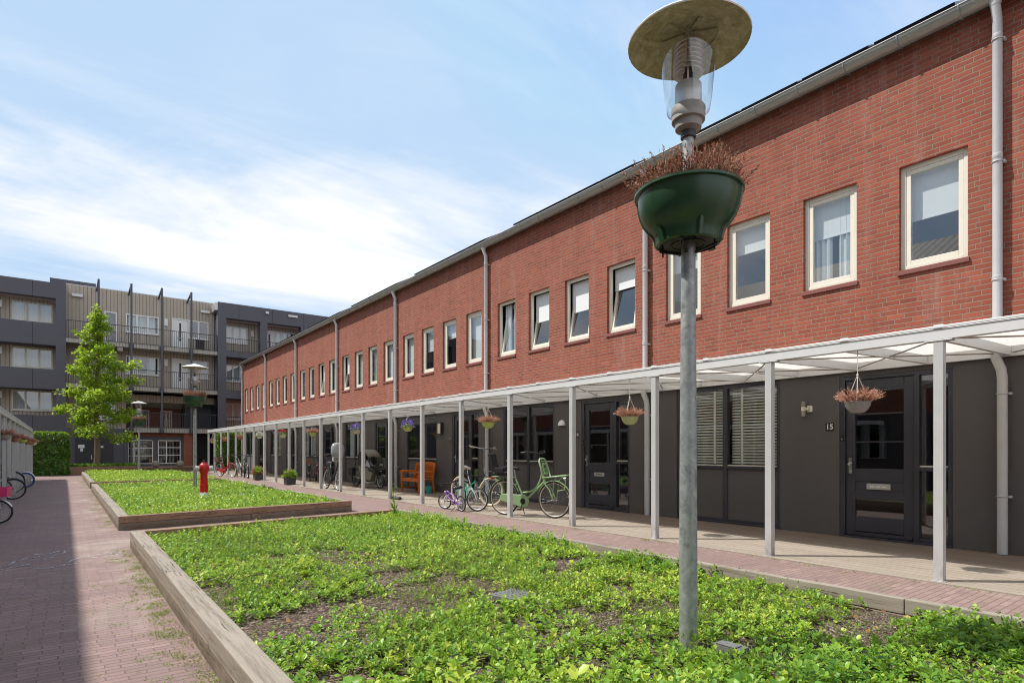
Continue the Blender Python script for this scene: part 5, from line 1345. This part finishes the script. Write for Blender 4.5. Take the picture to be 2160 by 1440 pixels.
b.box(.8, 1.32, -.20, .20, .17, .22); b.build('frame', pale, t)
b = MB()
for s in (-.055, .055): b.tube([(1.50,s,.62),(1.60,s,.42),(1.72,s,.25)], .016, 8)
b.build('fork', M['black'], t)
b = MB(); sec = [(.72,.17,.28),(.80,.22,.78)]; lo = [(.70,-.19,.26),(1.30,-.17,.26),(1.30,.17,.26),(.70,.19,.26)]; up = [(.60,-.27,.80),(1.66,-.24,.66),(1.66,.24,.66),(.60,.27,.80)]
b.add(lo+up, [(0,3,2,1),(0,1,5,4),(1,2,6,5),(2,3,7,6),(3,0,4,7)]); b.build('cargo_box', olive, t, bevel=.02)
b = MB(); b.add([(1.28,-.25,.70),(1.70,-.24,.655),(1.70,.24,.655),(1.28,.25,.70),(1.30,-.25,.60),(1.72,-.24,.52),(1.72,.24,.52),(1.30,.25,.60)], [(0,1,2,3),(4,7,6,5),(0,4,5,1),(1,5,6,2),(2,6,7,3),(3,7,4,0)]); b.build('box_nose', M['black'], t, bevel=.02)
b = MB(); n = 8; prof = [(.62,.86),(.60,1.12),(.68,1.30),(.86,1.36),(1.08,1.34),(1.24,1.24),(1.34,1.10)]; vs = []
for x_, z_ in prof:
    for i in range(n+1): a = -1+2*i/n; vs.append((x_, a*.26, z_-.05*a**4*1.2))
b.add(vs, [(j*(n+1)+i, (j+1)*(n+1)+i, (j+1)*(n+1)+i+1, j*(n+1)+i+1) for j in range(len(prof)-1) for i in range(n)], 0, True); o = b.build('hood', canvas2, t); o.modifiers.new('s', 'SOLIDIFY').thickness = .01
for s in (-.262, .262):
    b = MB(); b.tube([(.64,s,.80),(.62,s,1.10),(.70,s,1.26)], .012, 6); b.tube([(1.50,s,.72),(1.34,s,1.08),(1.06,s,1.28)], .012, 6)
    b.add([(.64,s,.80),(1.0,s,.80),(.86,s,1.28),(.64,s,1.15)], [(0,1,2,3)]); b.build('hood_side', canvas, t)
b = MB(); b.add([(1.0,-.25,.80),(1.45,-.245,.74),(1.18,-.25,1.05)], [(0,1,2)]); b.add([(1.05,-.24,.80),(1.40,0,.78),(1.15,.0,1.02)], [(0,1,2)]); b.add([(1.52,-.22,.72),(1.36,-.24,1.08),(1.36,.24,1.08),(1.52,.22,.72)], [(0,1,2,3)]); b.build('rain_cover', clear, t)
b = MB(); b.add([(1.12,-.27,.78),(1.5,-.26,.72),(1.26,-.265,1.0)], [(0,1,2)]); b.build('cloth', varied('blue_grey_cloth', (.40,.43,.50), .9, 0, .2, 12), t)
b = MB(); b.tube([(.72,0,.85),(.68,0,1.08)], .013, 8); b.tube([(.46,.30,1.10),(.62,.24,1.13),(.69,0,1.08),(.62,-.24,1.13),(.46,-.30,1.10)], .012, 8); b.build('handlebar', M['black'], t)
b = MB(); b.obox((.20,0,.90), (.27,.17,.06)); b.build('saddle', M['black'], t, bevel=.02)
b = MB(); b.box(-.30, .22, -.075, .075, .72, .75); b.poly_prism([(-.26,-.2),(.06,-.2),(.06,-.08),(-.26,-.08)], .40, .70); b.build('rear_bag', M['black'], t, bevel=.01)
b = MB(); b.lathe([(.001,0),(.028,.0),(.02,.04)], 12, (1.73,0,.60), 0, True, Matrix.Rotation(D2R(90), 3, 'Y')); b.build('headlight', M['chrome'], t)
b = MB(); b.ring((.42,-.06,.30), .09, .007, 'y', 18, 5); b.tube([(.42,-.08,.30),(.36,-.08,.15)], .009, 6); b.box(.31,.41,-.17,-.09,.135,.155); b.build('crank', M['black'], t)

# ------------------------------------------------------------------ orange bench
t = thing('garden_bench', 'orange wooden garden bench with a fold-down middle tray', 'bench', (8.76, 17.62, .014), D2R(-90))   # local x runs along the bench, y goes to the wall
b = MB(); W_ = 1.24
for x in (.03, W_-.03): b.bar((x, .03, 0), (x, .03, .62), .055, .045)
b.build('front_leg', M['orange'], t, bevel=.004)
b = MB()
for x in (.03, W_-.03): b.bar((x, .56, 0), (x, .50, .42), .055, .045); b.bar((x, .50, .42), (x, .60, .93), .055, .045)
b.build('rear_leg', M['orange'], t, bevel=.004)
b = MB()
for j in range(6): b.box(.0, W_, .03+j*.082, .10+j*.082, .405, .428)
b.box(.0, W_, .02, .045, .335, .404); b.box(.03, W_-.03, .49, .515, .335, .404)
for x in (.03, W_-.03): b.box(x-.02, x+.02, .05, .50, .10, .14)
b.build('seat', M['orange'], t, bevel=.003)
b = MB()
for j in range(17): x = .08+j*(W_-.16)/16; b.bar((x, .522, .50), (x, .588, .84), .034, .016)
b.bar((.0, .60, .89), (W_, .60, .89), .028, .08); b.bar((.03, .52, .49), (W_-.03, .52, .49), .028, .06); b.bar((.2, .605, .94), (W_-.2, .605, .94), .026, .03)
b.build('backrest', M['orange'], t, bevel=.003)
for x in (.03, W_-.03):
    b = MB(); b.tube([(x,-.03,.62),(x,.05,.655),(x,.30,.645),(x,.55,.635)], [.03,.035,.032,.028], 8); b.build('armrest', M['orange'], t)
b = MB(); b.box(.46, .80, .05, .46, .60, .622); b.bar((.49,.42,.60),(.49,.14,.43), .02, .035); b.bar((.77,.42,.60),(.77,.14,.43), .02, .035); b.build('tray', M['orange'], t, bevel=.003)
# bucket
t = thing('bucket', 'small turquoise plastic bucket at the foot of the bench', 'bucket', (8.95, 16.08, .014))
tq = paint('turquoise_plastic', (.04,.34,.31), .4)
b = MB(); b.lathe([(.001,.005),(.082,.0),(.112,.20),(.122,.202),(.122,.215),(.108,.21),(.078,.012)], 24); b.build('pail', tq, t)
b = MB(); b.ring((0,0,.20), .112, .004, 'x', 12, 5, 0, -75, 75); b.build('handle', tq, t)
# dark lock and cloth lying on the deck edge
b = MB(); pts = [(0,0,.03)]
for i in range(26): a = i*.55; pts.append((.04*math.sin(a*1.3)+.02*i*.4*.1, -.028*i, .025+.018*abs(math.sin(a*.7))))
b.tube(pts, [.028+.018*abs(math.sin(i*.9)) for i in range(27)], 8); b.add([(-.07,-.2,.03),(.1,-.28,.05),(.13,-.62,.03),(-.05,-.70,.02),(.03,-.45,.09)], [(0,4,1),(1,4,2),(2,4,3),(3,4,0)], 0, True)
tag(b.build('dark_rag', M['black'], loc=(7.16, 15.12, .012)), 'crumpled black cloth lying at a canopy post foot', 'cloth')
# square planters with flowers
def pot(x, y, s, h, label, npink):
    t = thing('flower_planter', label, 'planter', (x, y, .014), .05, 'dark square planters with pink flowers')
    b = MB(); b.add([(-s,-s,0),(s,-s,0),(s,s,0),(-s,s,0),(-s*1.06,-s*1.06,h),(s*1.06,-s*1.06,h),(s*1.06,s*1.06,h),(-s*1.06,s*1.06,h)], [(0,3,2,1),(0,1,5,4),(1,2,6,5),(2,3,7,6),(3,0,4,7)]); b.box(-s*.98, s*.98, -s*.98, s*.98, h-.04, h-.03)
    b.build('box', varied('dark_grey_pot', (.07,.07,.08), .7, 0, .2, 6), t)
    n = 420; P = rng.normal(0, 1, (n,3)); P /= np.linalg.norm(P, axis=1, keepdims=True); P[:,2] = np.abs(P[:,2]); P = P*(rng.uniform(.2,1,(n,1))**.5)*np.array([.27,.27,.30])
    leaf_mesh('leaves', P+np.array([0,0,h-.02]), P*2+rng.normal(0,.4,(n,3)), rng.normal(0,.5,(n,3))+np.array([0,0,1]), rng.uniform(.06,.11,n), np.clip(rng.normal(.6,.18,n),0,1), M['leaf'], t, 'leaf')
    m = npink; c = rng.normal(0, 1, (9,3)); c /= np.linalg.norm(c, axis=1, keepdims=True); c[:,2] = np.abs(c[:,2]); c = c*np.array([.27,.27,.29]); P = c[rng.integers(0,9,m)]+rng.normal(0,.035,(m,3))
    leaf_mesh('petals', P+np.array([0,0,h]), rng.normal(0,1,(m,3)), rng.normal(0,1,(m,3)), rng.uniform(.03,.05,m), rng.uniform(0,1,m), M['pinkpetal'], t, 'diamond')
pot(7.0, 28.2, .18, .30, 'farther dark planter, full of pink flowers', 380)
pot(7.02, 23.65, .17, .30, 'nearer dark planter with mostly green leaves and few pink flowers', 110)

# chalk drawing on the paving
b = MB()
def stroke(pts, w=.03):
    for i in range(len(pts)-1):
        if random.random() < .3: continue
        p, q = Vector((*pts[i], 0)), Vector((*pts[i+1], 0)); d = (q-p).normalized(); s = Vector((-d.y, d.x, 0))*w*random.uniform(.15, .42)
        b.add([tuple(p+s+Vector((0,0,.005))), tuple(p-s+Vector((0,0,.005))), tuple(q-s+Vector((0,0,.005))), tuple(q+s+Vector((0,0,.005)))], [(0,1,2,3)])
ch = []
def curve(pts, n=14, w=.03):
    P = [Vector((*p, 0)) for p in pts]; out = []
    for i in range(len(P)-1):
        p0 = P[max(0,i-1)]; p1 = P[i]; p2 = P[i+1]; p3 = P[min(len(P)-1,i+2)]
        for j in range(n):
            u = j/n; out.append(.5*((2*p1)+(-p0+p2)*u+(2*p0-5*p1+4*p2-p3)*u*u+(-p0+3*p1-3*p2+p3)*u**3))
    stroke([(v.x+random.gauss(0,.004), v.y+random.gauss(0,.006)) for v in out], w)
for dx, dy in ((0,0), (.02,.05)):
    curve([(-.95+dx,8.3+dy),(-.8,8.75+dy),(-.55,8.9),(-.45+dx,9.3+dy),(-.25,9.5),(-.05+dx,9.9)]); curve([(-.95,8.3+dy),(-.7,8.35),(-.6+dx,8.7),(-.3,8.9+dy)])
curve([(-.35,9.3),(-.2,9.2),(-.1,9.45),(-.3,9.75),(-.02,9.6),(.0,9.9)]); curve([(-.25,8.55),(-.15,8.5),(.0,8.65),(.1,9.0),(.3,9.2),(.5,9.35),(.6,9.2)]); curve([(.25,9.05),(.4,9.0),(.55,9.1),(.45,9.3)]); curve([(-.3,8.6),(-.1,8.55),(.15,8.7)])
tag(b.build('chalk_drawing', M['chalk']), 'white scribbled chalk drawing on the brick path', 'chalk drawing')

# ------------------------------------------------------------------ camera, sun, sky
cam = bpy.data.cameras.new('camera'); cam.lens = 20.833; cam.sensor_width = 36; cam.sensor_fit = 'HORIZONTAL'
cam.shift_y = 230/2160; cam.clip_end = 3000; cam.clip_start = .05
co = bpy.data.objects.new('camera', cam); COL.objects.link(co); co.location = (0, 0, 1.33)
co.rotation_euler = (D2R(90), 0, -math.atan(945/1250)); SC.camera = co

EL = D2R(55); sd = Vector((-.76*math.cos(EL), .65*math.cos(EL), math.sin(EL))).normalized()
su = bpy.data.lights.new('sun', 'SUN'); su.energy = SUN_E; su.angle = D2R(.6); su.color = (1, .955, .88)
so = bpy.data.objects.new('sun', su); COL.objects.link(so); so.rotation_euler = sd.to_track_quat('Z', 'Y').to_euler(); so.location = sd*60

w = bpy.data.worlds.new('World'); SC.world = w; w.use_nodes = True; nt = w.node_tree; nt.nodes.clear()
def wn(t, **k):
    n = nt.nodes.new(t)
    for a, b_ in k.items(): setattr(n, a, b_)
    return n
sky = wn('ShaderNodeTexSky', sky_type='NISHITA'); sky.sun_disc = False; sky.sun_elevation = EL; sky.sun_rotation = math.atan2(sd.x, sd.y)
sky.air_density = 1.0; sky.dust_density = .8; sky.ozone_density = 1.0
tc = wn('ShaderNodeTexCoord'); sp = wn('ShaderNodeSeparateXYZ'); nt.links.new(tc.outputs['Generated'], sp.inputs[0])
def wm(op, a, b_=0.0, c=None):
    n = wn('ShaderNodeMath', operation=op)
    for i, q in enumerate((a, b_, c)):
        if q is None: continue
        if hasattr(q, 'is_output'): nt.links.new(q, n.inputs[i])
        else: n.inputs[i].default_value = q
    return n.outputs[0]
zc = wm('ADD', wm('MAXIMUM', sp.outputs[2], 0.0), .16)
cx_ = wm('DIVIDE', sp.outputs[0], zc); cy_ = wm('DIVIDE', sp.outputs[1], zc)
cb = wn('ShaderNodeCombineXYZ'); nt.links.new(cx_, cb.inputs[0]); nt.links.new(cy_, cb.inputs[1])
def wnoise(scale, off, detail, rough, dist):
    mp = wn('ShaderNodeMapping'); mp.inputs['Location'].default_value = off; mp.inputs['Scale'].default_value = (scale*.62, scale*1.45, 1); mp.inputs['Rotation'].default_value = (0, 0, .75)
    nt.links.new(cb.outputs[0], mp.inputs[0]); n = wn('ShaderNodeTexNoise'); nt.links.new(mp.outputs[0], n.inputs['Vector'])
    n.inputs['Scale'].default_value = 1; n.inputs['Detail'].default_value = detail; n.inputs['Roughness'].default_value = rough; n.inputs['Distortion'].default_value = dist
    return n.outputs['Fac']
n1 = wnoise(.8, CLOUD_OFF, 9, .6, .7); n2 = wnoise(1.8, (4.2, 1.3, 0), 6, .6, .8)
def wmap(x, lo, hi, a=0.0, b_=1.0):
    n = wn('ShaderNodeMapRange', interpolation_type='SMOOTHSTEP'); nt.links.new(x, n.inputs[0]); n.inputs[1].default_value = lo; n.inputs[2].default_value = hi; n.inputs[3].default_value = a; n.inputs[4].default_value = b_
    return n.outputs[0]
# the bank of cloud stands low over the far end of the courtyard, the sky is clearer high up
band = wm('MULTIPLY', wmap(sp.outputs[2], .16, .28), wmap(sp.outputs[2], .33, .47, 1.0, 0.0))
side = wm('MULTIPLY', wmap(sp.outputs[0], .30, .72, 1.0, .35), wmap(sp.outputs[1], .25, .6))
bias = wm('MULTIPLY', wm('MULTIPLY', band, side), .34)
behind = wm('MULTIPLY', wmap(sp.outputs[1], -.45, .05, 1.0, 0.0), .26)  # extra cloud out of view behind the camera, added as fill for shaded fronts
bias = wm('ADD', bias, behind)
f = wm('ADD', wm('ADD', n1, wm('MULTIPLY', wm('SUBTRACT', n2, .5), .32)), bias)
cl = wmap(f, .55, .93)
thin = wmap(n2, .35, .8, .02, .34)
fac = wm('MINIMUM', wm('ADD', cl, thin), 1.0)
cap = wn('ShaderNodeMix', data_type='RGBA', blend_type='DARKEN'); cap.inputs[0].default_value = 1; nt.links.new(sky.outputs[0], cap.inputs[6]); cap.inputs[7].default_value = (1.50, 2.08, 2.82, 1)
mx = wn('ShaderNodeMix', data_type='RGBA'); nt.links.new(fac, mx.inputs[0]); nt.links.new(cap.outputs[2], mx.inputs[6]); mx.inputs[7].default_value = (CLOUD_V, CLOUD_V*1.0, CLOUD_V*1.02, 1)
bg = wn('ShaderNodeBackground'); bg.inputs['Strength'].default_value = SKY_S; nt.links.new(mx.outputs[2], bg.inputs[0])
ow = wn('ShaderNodeOutputWorld'); nt.links.new(bg.outputs[0], ow.inputs[0])

SC.view_settings.view_transform = 'Standard'; SC.view_settings.look = 'None'; SC.view_settings.exposure = EXPO; SC.view_settings.gamma = 1
SC.render.engine = 'CYCLES'; cy = SC.cycles
cy.filter_width = 1.05; cy.max_bounces = 7; cy.diffuse_bounces = 3; cy.glossy_bounces = 3; cy.transmission_bounces = 4; cy.transparent_max_bounces = 12
cy.caustics_reflective = False; cy.caustics_refractive = False; cy.use_denoising = True; cy.sample_clamp_indirect = 6
try: cy.denoiser = 'OPENIMAGEDENOISE'
except Exception: pass
